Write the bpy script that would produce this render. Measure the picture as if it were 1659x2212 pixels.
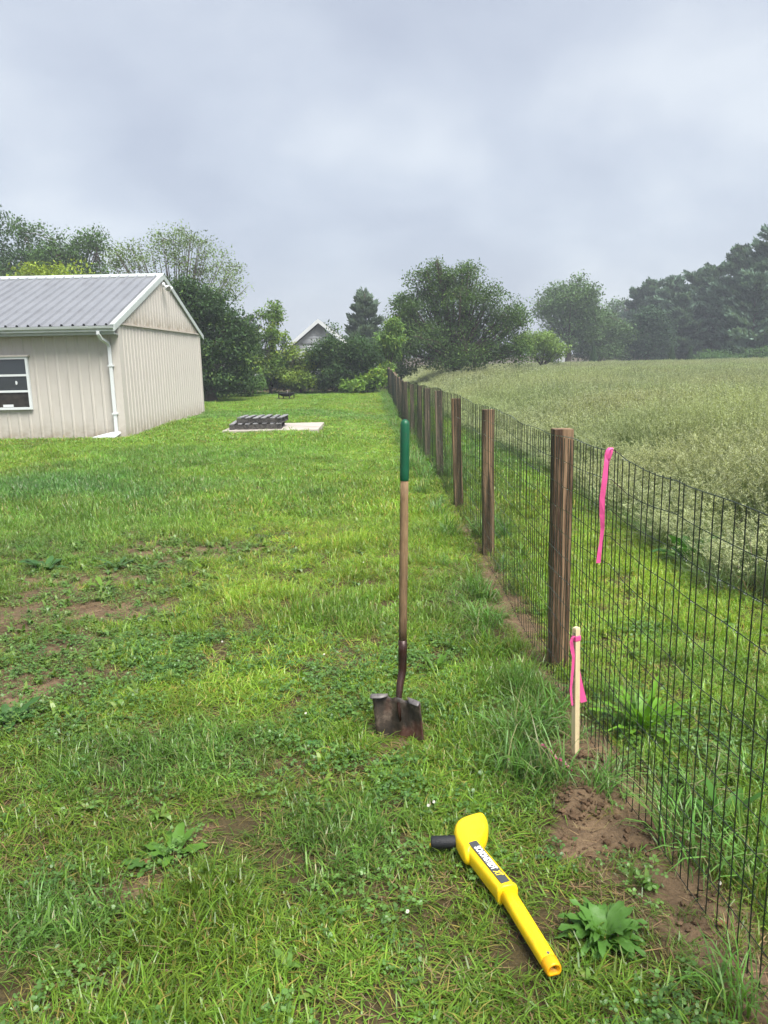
import bpy, bmesh, math, random
import numpy as np
from mathutils import Vector, Matrix
for o in list(bpy.data.objects): bpy.data.objects.remove(o, do_unlink=True)
S = bpy.context.scene
COL = S.collection
rng = np.random.default_rng(7)
random.seed(7)
PI = math.pi
rad = math.radians

# ---------------------------------------------------------------- camera
F = 1661.0                       # focal length, in pixels of a 1659 x 2212 picture
CAM_H = 1.55
M = Matrix.Rotation(PI/2-rad(11.3), 3, 'X') @ Matrix.Rotation(rad(-1.2), 3, 'Z')
cam = bpy.data.objects.new('camera', bpy.data.cameras.new('camera')); COL.objects.link(cam)
cam.matrix_world = Matrix.Translation((0, 0, CAM_H)) @ M.to_4x4()
cam.data.sensor_fit = 'VERTICAL'; cam.data.sensor_height = 36; cam.data.lens = F/2212*36
cam.data.clip_start = .05; cam.data.clip_end = 6000
S.camera = cam
# ---------------------------------------------------------------- world: overcast sky
EXPO = 2.6
w = bpy.data.worlds.new('World'); S.world = w; w.use_nodes = True
nt = w.node_tree; nt.nodes.clear()
def N(nt, t, **kw):
    n = nt.nodes.new(t)
    for k, v in kw.items():
        if k == 'ins':
            for kk, vv in v.items(): n.inputs[kk].default_value = vv
        else: setattr(n, k, v)
    return n
L = lambda a, b: nt.links.new(a, b)
sky = N(nt, 'ShaderNodeTexSky', sky_type='NISHITA', sun_disc=False, sun_elevation=rad(60), sun_rotation=rad(142), air_density=1.0, dust_density=3.0)
tc = N(nt, 'ShaderNodeTexCoord')
sep = N(nt, 'ShaderNodeSeparateXYZ'); L(tc.outputs['Generated'], sep.inputs[0])
zz = N(nt, 'ShaderNodeMath', operation='MAXIMUM', ins={1: 0.0}); L(sep.outputs[2], zz.inputs[0])
za = N(nt, 'ShaderNodeMath', operation='ADD', ins={1: 0.42}); L(zz.outputs[0], za.inputs[0])
dx = N(nt, 'ShaderNodeMath', operation='DIVIDE'); L(sep.outputs[0], dx.inputs[0]); L(za.outputs[0], dx.inputs[1])
dy = N(nt, 'ShaderNodeMath', operation='DIVIDE'); L(sep.outputs[1], dy.inputs[0]); L(za.outputs[0], dy.inputs[1])
cmb = N(nt, 'ShaderNodeCombineXYZ', ins={2: 12.6}); L(dx.outputs[0], cmb.inputs[0]); L(dy.outputs[0], cmb.inputs[1])
n1 = N(nt, 'ShaderNodeTexNoise', ins={'Scale': 1.9, 'Detail': 6.0, 'Roughness': .47, 'Distortion': .15}); L(cmb.outputs[0], n1.inputs['Vector'])
cr = N(nt, 'ShaderNodeValToRGB'); L(n1.outputs[0], cr.inputs[0])
els = cr.color_ramp.elements
K = 2.0**-EXPO
els[0].position = .37; els[0].color = (.52*K, .57*K, .675*K, 1)
els[1].position = .64; els[1].color = (.79*K, .84*K, .90*K, 1)
e = els.new(.5); e.color = (.62*K, .675*K, .77*K, 1)
sk = N(nt, 'ShaderNodeMix', data_type='RGBA', ins={0: .9})
sm = N(nt, 'ShaderNodeVectorMath', operation='SCALE'); sm.inputs['Scale'].default_value = .05
L(sky.outputs[0], sm.inputs[0]); L(sm.outputs[0], sk.inputs[6]); L(cr.outputs[0], sk.inputs[7])
bg = N(nt, 'ShaderNodeBackground', ins={1: 1.0}); L(sk.outputs[2], bg.inputs[0])
wo = N(nt, 'ShaderNodeOutputWorld'); L(bg.outputs[0], wo.inputs[0])
# ---------------------------------------------------------------- sun behind the cloud layer
sl = bpy.data.lights.new('sun', 'SUN'); sl.energy = 1.5; sl.angle = rad(38); sl.color = (1, .97, .90)
sun = bpy.data.objects.new('sun', sl); COL.objects.link(sun)
sun.rotation_euler = (rad(30), 0, rad(38)); sun.location = (0, -10, 60)
S.view_settings.view_transform = 'Standard'; S.view_settings.look = 'None'
S.view_settings.exposure = EXPO; S.view_settings.gamma = 1
S.render.engine = 'CYCLES'
S.cycles.max_bounces = 6; S.cycles.diffuse_bounces = 3; S.cycles.glossy_bounces = 2
S.cycles.transmission_bounces = 4; S.cycles.transparent_max_bounces = 6; S.cycles.volume_bounces = 0
S.cycles.use_denoising = True
S.cycles.use_adaptive_sampling = True; S.cycles.adaptive_threshold = .02

# ---------------------------------------------------------------- helpers: pixels, noise, meshes
def ray(px, py): return M @ Vector(((px-829.5)/F, -(py-1106)/F, -1))
def gp(px, py, z=0.0):                 # point on a horizontal plane seen at a pixel
    d = ray(px, py); t = (z-CAM_H)/d.z; return Vector((d.x*t, d.y*t, z))
def at(px, py, y):                     # point at distance y seen at a pixel
    d = ray(px, py); t = y/d.y; return Vector((d.x*t, y, CAM_H+d.z*t))
def vnoise(x, y, seed=0):
    x = np.asarray(x, float); y = np.asarray(y, float)
    xi = np.floor(x).astype(np.int64); yi = np.floor(y).astype(np.int64)
    fx = x-xi; fy = y-yi; fx = fx*fx*(3-2*fx); fy = fy*fy*(3-2*fy)
    def h(a, b):
        v = (a*374761393+b*668265263+seed*974634533) & 0xffffffff
        v = ((v ^ (v >> 13))*1274126177) & 0xffffffff
        return ((v ^ (v >> 16)) & 0xffff)/65535.0
    return (h(xi, yi)*(1-fx)+h(xi+1, yi)*fx)*(1-fy)+(h(xi, yi+1)*(1-fx)+h(xi+1, yi+1)*fx)*fy
def fbm(x, y, seed=0, o=4):
    x = np.asarray(x, float); y = np.asarray(y, float)
    s = 0; a = .5; t = 0
    for k in range(o): s = s+a*vnoise(x*2**k, y*2**k, seed+k*17); t += a; a *= .5
    return s/t
def sstep(a, b, x):
    t = np.clip((np.asarray(x, float)-a)/(b-a), 0, 1); return t*t*(3-2*t)

def link(name, me, mat=None, parent=None, smooth=False):
    o = bpy.data.objects.new(name, me); COL.objects.link(o)
    if mat is not None and not me.materials: me.materials.append(mat)
    if parent is not None: o.parent = parent
    if smooth: me.polygons.foreach_set('use_smooth', [True]*len(me.polygons))
    return o
def tag(o, label=None, cat=None, group=None, kind=None):
    if label: o['label'] = label
    if cat: o['category'] = cat
    if group: o['group'] = group
    if kind: o['kind'] = kind
    return o
def empty(name, loc, label, cat, group=None, rz=0):
    o = bpy.data.objects.new(name, None); COL.objects.link(o); o.location = loc; o.rotation_euler.z = rz
    o.empty_display_size = .2
    return tag(o, label, cat, group)

class MB:
    """collects verts and faces for one mesh"""
    def __init__(s): s.v = []; s.f = []
    def add(s, vs, fs):
        b = len(s.v); s.v += [tuple(p) for p in vs]; s.f += [tuple(i+b for i in f) for f in fs]
    def box(s, lo, hi):
        (a, b, c), (d, e, f) = lo, hi
        s.add([(a,b,c),(d,b,c),(d,e,c),(a,e,c),(a,b,f),(d,b,f),(d,e,f),(a,e,f)],
              [(0,3,2,1),(4,5,6,7),(0,1,5,4),(1,2,6,5),(2,3,7,6),(3,0,4,7)])
    def tube(s, pts, r, n=8, cap=True):
        pts = [Vector(p) for p in pts]
        rs = r if hasattr(r, '__len__') else [r]*len(pts)
        b = len(s.v); prev = None
        for i, p in enumerate(pts):
            t = (pts[min(i+1, len(pts)-1)]-pts[max(i-1, 0)]).normalized()
            if prev is None:
                u = t.orthogonal().normalized()
            else:
                u = (prev-t*prev.dot(t)).normalized()
            prev = u; v = t.cross(u)
            for k in range(n):
                a = 2*PI*(k+.5)/n
                q = p+(u*math.cos(a)+v*math.sin(a))*rs[i]; s.v.append(tuple(q))
        for i in range(len(pts)-1):
            for k in range(n):
                k2 = (k+1) % n
                s.f.append((b+i*n+k, b+i*n+k2, b+(i+1)*n+k2, b+(i+1)*n+k))
        if cap:
            s.f.append(tuple(b+k for k in range(n))[::-1]); m = b+(len(pts)-1)*n
            s.f.append(tuple(m+k for k in range(n)))
    def loft(s, rings, cap0=True, cap1=True):
        b = len(s.v); n = len(rings[0])
        for r in rings: s.v += [tuple(p) for p in r]
        for i in range(len(rings)-1):
            for k in range(n):
                k2 = (k+1) % n
                s.f.append((b+i*n+k, b+i*n+k2, b+(i+1)*n+k2, b+(i+1)*n+k))
        if cap0: s.f.append(tuple(b+k for k in range(n))[::-1])
        if cap1: s.f.append(tuple(b+(len(rings)-1)*n+k for k in range(n)))
    def strip(s, pts, wid, side, thick=.0006):
        """a thin ribbon: pts centre line, side = width direction(s)"""
        pts = [Vector(p) for p in pts]
        rings = []
        for i, p in enumerate(pts):
            sd = Vector(side[i] if isinstance(side, list) else side).normalized()
            t = (pts[min(i+1, len(pts)-1)]-pts[max(i-1, 0)]).normalized()
            nn = sd.cross(t).normalized()*thick
            ww = (wid[i] if hasattr(wid, '__len__') else wid)/2
            rings.append([p-sd*ww-nn, p+sd*ww-nn, p+sd*ww+nn, p-sd*ww+nn])
        s.loft(rings)
    def mesh(s, name):
        me = bpy.data.meshes.new(name); me.from_pydata(s.v, [], s.f); me.update(); return me
    def build(s, name, mat, parent=None, smooth=False, bevel=0, auto=False):
        me = s.mesh(name)
        if bevel or auto:
            bm = bmesh.new(); bm.from_mesh(me)
            bmesh.ops.recalc_face_normals(bm, faces=bm.faces)
            if bevel: bmesh.ops.bevel(bm, geom=[e for e in bm.edges if e.calc_face_angle(0) > .6], offset=bevel, segments=2, affect='EDGES', profile=.6)
            bm.to_mesh(me); bm.free()
        return link(name, me, mat, parent, smooth)

def quads(name, V, colr=None):
    """V (n,4,3) float array -> mesh of n quads, colr (n,3) colour per quad"""
    n = len(V); me = bpy.data.meshes.new(name)
    me.vertices.add(4*n); me.vertices.foreach_set('co', np.ascontiguousarray(V, np.float32).ravel())
    me.loops.add(4*n); me.loops.foreach_set('vertex_index', np.arange(4*n, dtype=np.int32))
    me.polygons.add(n); me.polygons.foreach_set('loop_start', np.arange(0, 4*n, 4, dtype=np.int32))
    me.polygons.foreach_set('loop_total', np.full(n, 4, np.int32))
    if colr is not None:
        a = me.attributes.new('leaf', 'FLOAT_COLOR', 'POINT')
        c = np.ones((n, 4, 4), np.float32); c[:, :, :3] = np.asarray(colr)[:, None, :]
        a.data.foreach_set('color', c.ravel())
    me.update(); return me

# ---------------------------------------------------------------- materials
def mat(name):
    m = bpy.data.materials.new(name); m.use_nodes = True
    t = m.node_tree; b = t.nodes['Principled BSDF']; return m, t, b
def simple(name, c, rough=.6, spec=.4, metal=0, var=0, vscale=8, bump=0, bscale=60):
    m, t, b = mat(name); b.inputs['Roughness'].default_value = rough
    b.inputs['Specular IOR Level'].default_value = spec; b.inputs['Metallic'].default_value = metal
    b.inputs['Base Color'].default_value = (*c, 1)
    if var:
        tc = N(t, 'ShaderNodeTexCoord'); n = N(t, 'ShaderNodeTexNoise', ins={'Scale': vscale, 'Detail': 6.0, 'Roughness': .65})
        t.links.new(tc.outputs['Object'], n.inputs['Vector'])
        r = N(t, 'ShaderNodeMapRange', ins={1: .25, 2: .75, 3: 1-var, 4: 1+var}); t.links.new(n.outputs[0], r.inputs[0])
        x = N(t, 'ShaderNodeVectorMath', operation='SCALE', ins={0: c}); t.links.new(r.outputs[0], x.inputs['Scale'])
        t.links.new(x.outputs[0], b.inputs['Base Color'])
    if bump:
        tc = N(t, 'ShaderNodeTexCoord'); n = N(t, 'ShaderNodeTexNoise', ins={'Scale': bscale, 'Detail': 4.0})
        t.links.new(tc.outputs['Object'], n.inputs['Vector'])
        bp = N(t, 'ShaderNodeBump', ins={'Strength': bump, 'Distance': .01}); t.links.new(n.outputs[0], bp.inputs['Height'])
        t.links.new(bp.outputs[0], b.inputs['Normal'])
    return m
def leafmat(name, inst=True, trans=.42, rough=.5, spec=.35, leaf='leaf', tmul=(1.15, 1.1, .6)):
    """foliage: colour from the mesh's per-leaf attribute times (grass) the per-clump tint"""
    m, t, b = mat(name); b.inputs['Roughness'].default_value = rough; b.inputs['Specular IOR Level'].default_value = spec
    a = N(t, 'ShaderNodeAttribute', attribute_name=leaf, attribute_type='GEOMETRY'); c = a.outputs['Color']
    if inst:
        a2 = N(t, 'ShaderNodeAttribute', attribute_name='tint', attribute_type='INSTANCER')
        x = N(t, 'ShaderNodeVectorMath', operation='MULTIPLY'); t.links.new(c, x.inputs[0]); t.links.new(a2.outputs['Color'], x.inputs[1]); c = x.outputs[0]
    t.links.new(c, b.inputs['Base Color'])
    tr = N(t, 'ShaderNodeBsdfTranslucent'); y = N(t, 'ShaderNodeVectorMath', operation='MULTIPLY', ins={1: tmul})
    t.links.new(c, y.inputs[0]); t.links.new(y.outputs[0], tr.inputs['Color'])
    mx = N(t, 'ShaderNodeMixShader', ins={0: trans}); t.links.new(b.outputs[0], mx.inputs[1]); t.links.new(tr.outputs[0], mx.inputs[2])
    t.links.new(mx.outputs[0], t.nodes['Material Output'].inputs[0]); return m
def woodmat(name, dark, light, sc=(9, 9, .7), rough=.75, grain=26, wear=None):
    m, t, b = mat(name); b.inputs['Roughness'].default_value = rough; b.inputs['Specular IOR Level'].default_value = .25
    tc = N(t, 'ShaderNodeTexCoord'); oi = N(t, 'ShaderNodeObjectInfo')
    mp = N(t, 'ShaderNodeMapping', ins={'Scale': sc}); t.links.new(tc.outputs['Object'], mp.inputs[0])
    ad = N(t, 'ShaderNodeVectorMath', operation='ADD'); t.links.new(mp.outputs[0], ad.inputs[0])
    s7 = N(t, 'ShaderNodeMath', operation='MULTIPLY', ins={1: 37.0}); t.links.new(oi.outputs['Random'], s7.inputs[0]); t.links.new(s7.outputs[0], ad.inputs[1])
    n0 = N(t, 'ShaderNodeTexNoise', ins={'Scale': .9, 'Detail': 3.0, 'Distortion': .4}); t.links.new(ad.outputs[0], n0.inputs['Vector'])
    ws = N(t, 'ShaderNodeMath', operation='MULTIPLY', ins={1: grain}); t.links.new(n0.outputs[0], ws.inputs[0])
    sn = N(t, 'ShaderNodeMath', operation='SINE'); t.links.new(ws.outputs[0], sn.inputs[0])
    fn = N(t, 'ShaderNodeTexNoise', ins={'Scale': 9.0, 'Detail': 5.0, 'Roughness': .7}); t.links.new(ad.outputs[0], fn.inputs['Vector'])
    m1 = N(t, 'ShaderNodeMath', operation='MULTIPLY_ADD', ins={1: .22, 2: 0.0}); t.links.new(sn.outputs[0], m1.inputs[0]); t.links.new(fn.outputs[0], m1.inputs[2])
    cr = N(t, 'ShaderNodeValToRGB'); t.links.new(m1.outputs[0], cr.inputs[0])
    cr.color_ramp.elements[0].position = .25; cr.color_ramp.elements[0].color = (*dark, 1)
    cr.color_ramp.elements[1].position = .8; cr.color_ramp.elements[1].color = (*light, 1)
    t.links.new(cr.outputs[0], b.inputs['Base Color'])
    bp = N(t, 'ShaderNodeBump', ins={'Strength': .35, 'Distance': .004}); t.links.new(m1.outputs[0], bp.inputs['Height']); t.links.new(bp.outputs[0], b.inputs['Normal'])
    return m
MT = {}
MT['grass'] = leafmat('grass', rough=.3, spec=.4)
MT['weed'] = leafmat('weed_leaf', rough=.38, spec=.5)
MT['straw'] = leafmat('straw', trans=.1, rough=.7, spec=.2)
MT['tree'] = leafmat('tree_leaf', inst=False, trans=.36, rough=.6, spec=.15)
MT['needle'] = leafmat('needle', inst=False, trans=.3, rough=.6, spec=.2)
MT['plant'] = leafmat('plant_leaf', inst=False, trans=.35, rough=.48, spec=.35)
MT['bark'] = simple('bark', (.07, .055, .042), .9, .15, var=.4, vscale=6, bump=.5, bscale=20)
MT['post'] = woodmat('post_wood', (.045, .026, .016), (.27, .175, .105))
MT['post_grey'] = woodmat('weathered_post_wood', (.085, .064, .05), (.28, .21, .155))
MT['stake'] = woodmat('stake_wood', (.62, .50, .30), (.80, .68, .44), grain=12)
MT['handle'] = woodmat('shovel_handle_wood', (.06, .036, .018), (.25, .165, .09), sc=(30, 30, 2.2), grain=14)
MT['pallet'] = woodmat('pallet_wood', (.022, .02, .019), (.085, .078, .072), sc=(12, 3, 12))
MT['pallet_top'] = woodmat('pallet_board_wood', (.10, .10, .105), (.28, .28, .29), sc=(12, 2, 12))
MT['wire'] = simple('fence_wire', (.006, .012, .009), .35, .6)
MT['wet'] = simple('wet_fence_wire', (.010, .018, .014), .2, .7)
MT['pink'] = None
m, t, b = mat('pink_flagging'); b.inputs['Base Color'].default_value = (.95, .15, .44, 1); b.inputs['Roughness'].default_value = .38
tr = N(t, 'ShaderNodeBsdfTranslucent', ins={0: (.95, .2, .5, 1)}); mx = N(t, 'ShaderNodeMixShader', ins={0: .35})
t.links.new(b.outputs[0], mx.inputs[1]); t.links.new(tr.outputs[0], mx.inputs[2]); t.links.new(mx.outputs[0], t.nodes['Material Output'].inputs[0]); MT['pink'] = m

# ---------------------------------------------------------------- lie of the land
def fence_x(y): return np.interp(np.asarray(y, float), (-5, 0, 1.6, 2.0, 2.6, 3.66, 8, 35, 45), (1.35, 1.03, .897, .856, .824, .808, .742, .285, .115))+.02*np.sin(np.asarray(y, float)*.9+.6)*sstep(9, 18, y)
def px_ellipse(px, py, rx, ry):
    c = gp(px, py); a = gp(px+rx, py); b = gp(px, py-ry); b2 = gp(px, py+ry)
    return (c.x, (b.y+b2.y)/2, (a-c).length, (b.y-b2.y)/2)
# bare soil: (px, py, rx, ry, strength) in the photograph, kept as spots on the ground
BARE = [(*px_ellipse(x, y, a, b), s) for x, y, a, b, s in [
    (258, 1318, 95, 22, 1.0), (80, 1490, 120, 50, .72), (150, 1410, 120, 40, .58), (40, 1545, 80, 40, .66),
    (60, 1330, 120, 45, .5), (230, 1260, 180, 36, .55), (420, 1195, 200, 18, .55), (330, 1170, 140, 16, .5), (760, 1197, 160, 10, .4),
    (288, 1925, 62, 32, .95), (285, 1800, 30, 24, .5), (420, 1800, 50, 28, .45), (130, 1770, 60, 25, .4),
    (1255, 1740, 62, 48, 1.0), (1290, 1825, 100, 56, 1.05), (1390, 1820, 70, 50, .8), (1340, 1885, 60, 30, .6), (1235, 1840, 45, 28, .6), (1275, 1640, 60, 42, .9),
    (1230, 1640, 55, 35, .55), (640, 1640, 90, 35, .35), (860, 1600, 60, 20, .5), (700, 1500, 120, 25, .3), (940, 1880, 80, 90, .3),
    (1150, 1420, 45, 40, .45), (520, 1640, 70, 30, .3), (1080, 2000, 60, 60, .35), (700, 1700, 60, 25, .35)]]
SPARSE = [(*px_ellipse(x, y, a, b), s) for x, y, a, b, s in [(130, 1400, 260, 170, 1), (330, 1210, 260, 60, .9), (40, 1520, 120, 80, 1), (290, 1920, 120, 70, .6), (1000, 1950, 200, 200, .35)]]
LUSH = [(*px_ellipse(x, y, a, b), s) for x, y, a, b, s in [
    (200, 1120, 330, 70, 1.0), (560, 1085, 130, 35, .7), (1030, 1300, 110, 60, .9), (1150, 1500, 110, 90, .75), (1160, 1660, 110, 90, .8), (60, 1080, 160, 60, .8),
    (300, 1000, 220, 30, .4), (480, 1620, 150, 60, .45), (700, 1330, 150, 60, .35), (1290, 1610, 60, 60, .6), (1480, 1760, 120, 140, .6), (1600, 1500, 140, 160, .6),
    (840, 1130, 120, 28, .5), (300, 1640, 170, 60, .5), (750, 1850, 160, 110, .5), (1500, 2000, 120, 120, .7), (100, 2000, 140, 90, .6)]]
YEL = [(*px_ellipse(x, y, a, b), s) for x, y, a, b, s in [
    (620, 1165, 220, 40, .9), (500, 1280, 240, 60, .7), (880, 1100, 120, 40, .8), (640, 1450, 250, 80, .7), (860, 970, 100, 60, .5), (1350, 1250, 130, 80, .8), (700, 1180, 200, 40, .8),
    (1560, 1850, 90, 100, .5), (600, 2050, 200, 100, .4), (350, 1480, 150, 70, .6)]]
def field(lst, x, y, edge=.45, seed=3, fr=3.0):
    x = np.asarray(x, float); y = np.asarray(y, float); out = np.zeros_like(x)
    nz = (fbm(x*fr, y*fr, seed, 4)-.5)*2.4
    for cx, cy, rx, ry, s in lst:
        q = np.sqrt(((x-cx)/max(rx, .05))**2+((y-cy)/max(ry, .05))**2)
        out = np.maximum(out, s*sstep(1+edge, 1-edge, q+nz*.55))
    return out
def bare(x, y, thin=True):
    x = np.asarray(x, float); y = np.asarray(y, float)
    b = field(BARE, x, y)
    dx = np.abs(x-fence_x(y)-.0)
    wdt = .02+.12*fbm(y*1.3, y*0+3, 11)+.07*sstep(2.8, 1.6, y)
    b = np.maximum(b, .95*sstep(wdt+.07, wdt-.05, dx+(fbm(x*9, y*9, 5)-.5)*.18)*sstep(11, 5, y))
    if thin: b = np.maximum(b, .66*sstep(.57, .70, fbm(x*2.2+5, y*2.2, 21, 5))*sstep(9, 4, y)*(x < fence_x(y)))
    b = np.maximum(b, .4*sstep(.62, .75, fbm(x*1.1+50, y*.7, 23, 5))*(y > 6)*(y < 30))
    return np.clip(b, 0, 1)
SHOV = px_ellipse(868, 1590, 90, 48)
FLG = px_ellipse(1200, 1640, 60, 32)
def trampled(x, y):
    a = 0*x
    for cx, cy, rx, ry in (SHOV, FLG): a = np.maximum(a, sstep(1.5, .6, np.sqrt(((x-cx)/rx)**2+((y-cy)/ry)**2)))
    return a
FLAT = [SHOV, px_ellipse(1110, 1940, 150, 220), px_ellipse(1242, 1648, 50, 35)]
MOUND = [(*px_ellipse(1255, 1745, 60, 42), .055), (*px_ellipse(1262, 1650, 55, 25), .05), (*px_ellipse(1365, 1815, 60, 30), .02)]
def gh(x, y):
    x = np.asarray(x, float); y = np.asarray(y, float)
    near = sstep(60, 25, np.hypot(x, y))
    h = (fbm(x*.35+9, y*.35, 31, 3)-.5)*.07*near*(.2+.8*sstep(4, 9, y))
    h = h+(fbm(x*2.1, y*2.1, 33, 3)-.5)*.022*sstep(18, 8, y)
    for cx, cy, rx, ry in FLAT: h = h*(1-.95*sstep(1.9, .9, np.sqrt(((x-cx)/rx)**2+((y-cy)/ry)**2)))
    h = h-.17*np.exp(-((y-21)/8.5)**2)*sstep(-2.5, .2, x)*sstep(6, 2, x)
    for cx, cy, rx, ry, s in MOUND:
        h = h+s*np.exp(-(((x-cx)/rx)**2+((y-cy)/ry)**2)*1.3)*(.6+.9*fbm(x*22, y*22, 41, 4))
    return h
def g1(x, y): return float(gh(np.array([x]), np.array([y]))[0])
_fy = np.arange(0, 40, .1); _fz = None
def on(p): return Vector((p[0], p[1], g1(p[0], p[1])))

def axis(lo, hi, st, far, n):
    core = np.arange(lo, hi+st/2, st); k = np.arange(1, n+1)
    g = (far/st)**(1/n); ext = st*(g**k)*1.0
    return core, ext
cx_, ex_ = axis(-3.6, 3.6, .045, 3000, 60)
xs = np.concatenate([cx_[0]-ex_[::-1], cx_, cx_[-1]+ex_])
cy_, ey_ = axis(1.0, 8.5, .045, 3500, 90)
ey2 = .045*(60/.045)**(np.arange(1, 16)/15)
ys = np.concatenate([cy_[0]-ey2[::-1], cy_, cy_[-1]+ey_])
X, Y = np.meshgrid(xs, ys)
Z = gh(X.ravel(), Y.ravel()); B = np.maximum(bare(X.ravel(), Y.ravel(), False), .42*field(SPARSE, X.ravel(), Y.ravel(), .6)); Z = Z+B*(fbm(X.ravel()*18, Y.ravel()*18, 51, 4)-.5)*.025
far = (np.hypot(X.ravel(), Y.ravel()) > 80); Z[far] = 0; B[far] = 0
nx, ny = len(xs), len(ys)
me = bpy.data.meshes.new('lawn_ground')
me.vertices.add(nx*ny); me.vertices.foreach_set('co', np.stack([X.ravel(), Y.ravel(), Z], 1).astype(np.float32).ravel())
idx = np.arange(nx*ny).reshape(ny, nx)
q = np.stack([idx[:-1, :-1], idx[:-1, 1:], idx[1:, 1:], idx[1:, :-1]], -1).reshape(-1, 4).astype(np.int32)
me.loops.add(q.size); me.loops.foreach_set('vertex_index', q.ravel())
me.polygons.add(len(q)); me.polygons.foreach_set('loop_start', np.arange(0, q.size, 4, dtype=np.int32)); me.polygons.foreach_set('loop_total', np.full(len(q), 4, np.int32))
a = me.attributes.new('soil', 'FLOAT', 'POINT'); a.data.foreach_set('value', B.astype(np.float32))
me.update()
m, t, b = mat('lawn_soil'); b.inputs['Roughness'].default_value = .85; b.inputs['Specular IOR Level'].default_value = .2
tcn = N(t, 'ShaderNodeTexCoord'); at_ = N(t, 'ShaderNodeAttribute', attribute_name='soil')
nA = N(t, 'ShaderNodeTexNoise', ins={'Scale': 6.0, 'Detail': 8.0, 'Roughness': .7}); t.links.new(tcn.outputs['Object'], nA.inputs['Vector'])
nB = N(t, 'ShaderNodeTexNoise', ins={'Scale': 90.0, 'Detail': 6.0, 'Roughness': .7}); t.links.new(tcn.outputs['Object'], nB.inputs['Vector'])
r1 = N(t, 'ShaderNodeValToRGB'); t.links.new(nA.outputs[0], r1.inputs[0])
r1.color_ramp.elements[0].position = .33; r1.color_ramp.elements[0].color = (.066, .043, .025, 1)
r1.color_ramp.elements[1].position = .68; r1.color_ramp.elements[1].color = (.215, .147, .088, 1)
r2 = N(t, 'ShaderNodeValToRGB'); t.links.new(nB.outputs[0], r2.inputs[0])
r2.color_ramp.elements[0].position = .3; r2.color_ramp.elements[0].color = (.026, .022, .010, 1)
r2.color_ramp.elements[1].position = .7; r2.color_ramp.elements[1].color = (.095, .070, .030, 1)
fB = N(t, 'ShaderNodeMapRange', ins={1: .3, 2: .7, 3: .7, 4: 1.2}); t.links.new(nB.outputs[0], fB.inputs[0])
dsc = N(t, 'ShaderNodeVectorMath', operation='SCALE'); t.links.new(r1.outputs[0], dsc.inputs[0]); t.links.new(fB.outputs[0], dsc.inputs['Scale'])
mm = N(t, 'ShaderNodeMapRange', ins={1: .2, 2: .62, 3: 0.0, 4: 1.0}); t.links.new(at_.outputs['Fac'], mm.inputs[0])
mxc = N(t, 'ShaderNodeMix', data_type='RGBA'); t.links.new(mm.outputs[0], mxc.inputs[0]); t.links.new(r2.outputs[0], mxc.inputs[6]); t.links.new(dsc.outputs[0], mxc.inputs[7])
t.links.new(mxc.outputs[2], b.inputs['Base Color'])
bp = N(t, 'ShaderNodeBump', ins={'Strength': .8, 'Distance': .012}); t.links.new(nB.outputs[0], bp.inputs['Height']); t.links.new(bp.outputs[0], b.inputs['Normal'])
o = link('lawn_ground', me, m, smooth=True); tag(o, 'level lawn ground with bare brown soil patches', 'ground', kind='structure')

# ---------------------------------------------------------------- grass scattering
def blades(n, R, h0, h1, wd, bend, seed, segs=3, base=(1, 1, 1), vary=.35, dry=.10, flat=0):
    r = np.random.default_rng(seed)
    a = r.uniform(0, 2*PI, n); d = R*np.sqrt(r.random(n)); p = np.stack([np.cos(a)*d, np.sin(a)*d, np.zeros(n)], 1)
    h = r.uniform(h0, h1, n); th = r.uniform(0, 2*PI, n); bd = bend*r.uniform(.2, 1.3, n); w_ = wd*r.uniform(.6, 1.2, n)
    out = np.stack([np.cos(th), np.sin(th), np.zeros(n)], 1); side = np.stack([-np.sin(th), np.cos(th), np.zeros(n)], 1)
    tw = r.uniform(-.8, .8, n)
    pts = []; ang = r.uniform(.0, .35, n)+flat; q = p.copy(); pts.append(q.copy()); st = h/segs
    for k in range(segs):
        ang = ang+bd/segs*(.5+k*.6)
        q = q+(out*np.sin(ang)[:, None]+np.array([0, 0, 1])*np.cos(ang)[:, None])*st[:, None]
        q[:, 2] = np.maximum(q[:, 2], .002); pts.append(q.copy())
    wds = [1, 1, .85, .12] if segs == 3 else ([1, .9, .1] if segs == 2 else [1, 1, 1, .8, .1])
    V = []
    for k in range(segs):
        s0 = side*np.cos(tw*k/segs)[:, None]+out*np.sin(tw*k/segs)[:, None]
        s1 = side*np.cos(tw*(k+1)/segs)[:, None]+out*np.sin(tw*(k+1)/segs)[:, None]
        a0 = (w_*wds[k]/2)[:, None]*s0; a1 = (w_*wds[k+1]/2)[:, None]*s1
        V.append(np.stack([pts[k]-a0, pts[k]+a0, pts[k+1]+a1, pts[k+1]-a1], 1))
    V = np.stack(V, 1).reshape(-1, 4, 3)
    c = np.array(base)*(1+vary*(r.random((n, 1))*2-1))*(1+.12*(r.random((n, 3))*2-1))
    dr = r.random(n) < dry; c[dr] = np.array((2.0, .98, 2.2))*r.uniform(.7, 1.2, (dr.sum(), 1))
    return V, np.repeat(c, segs, 0)
def src(name, parts, matl):
    V = np.concatenate([p[0] for p in parts]); C = np.concatenate([p[1] for p in parts])
    me = quads(name, V, C); me.materials.append(matl)
    return bpy.data.objects.new(name, me)
GN = {}
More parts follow.
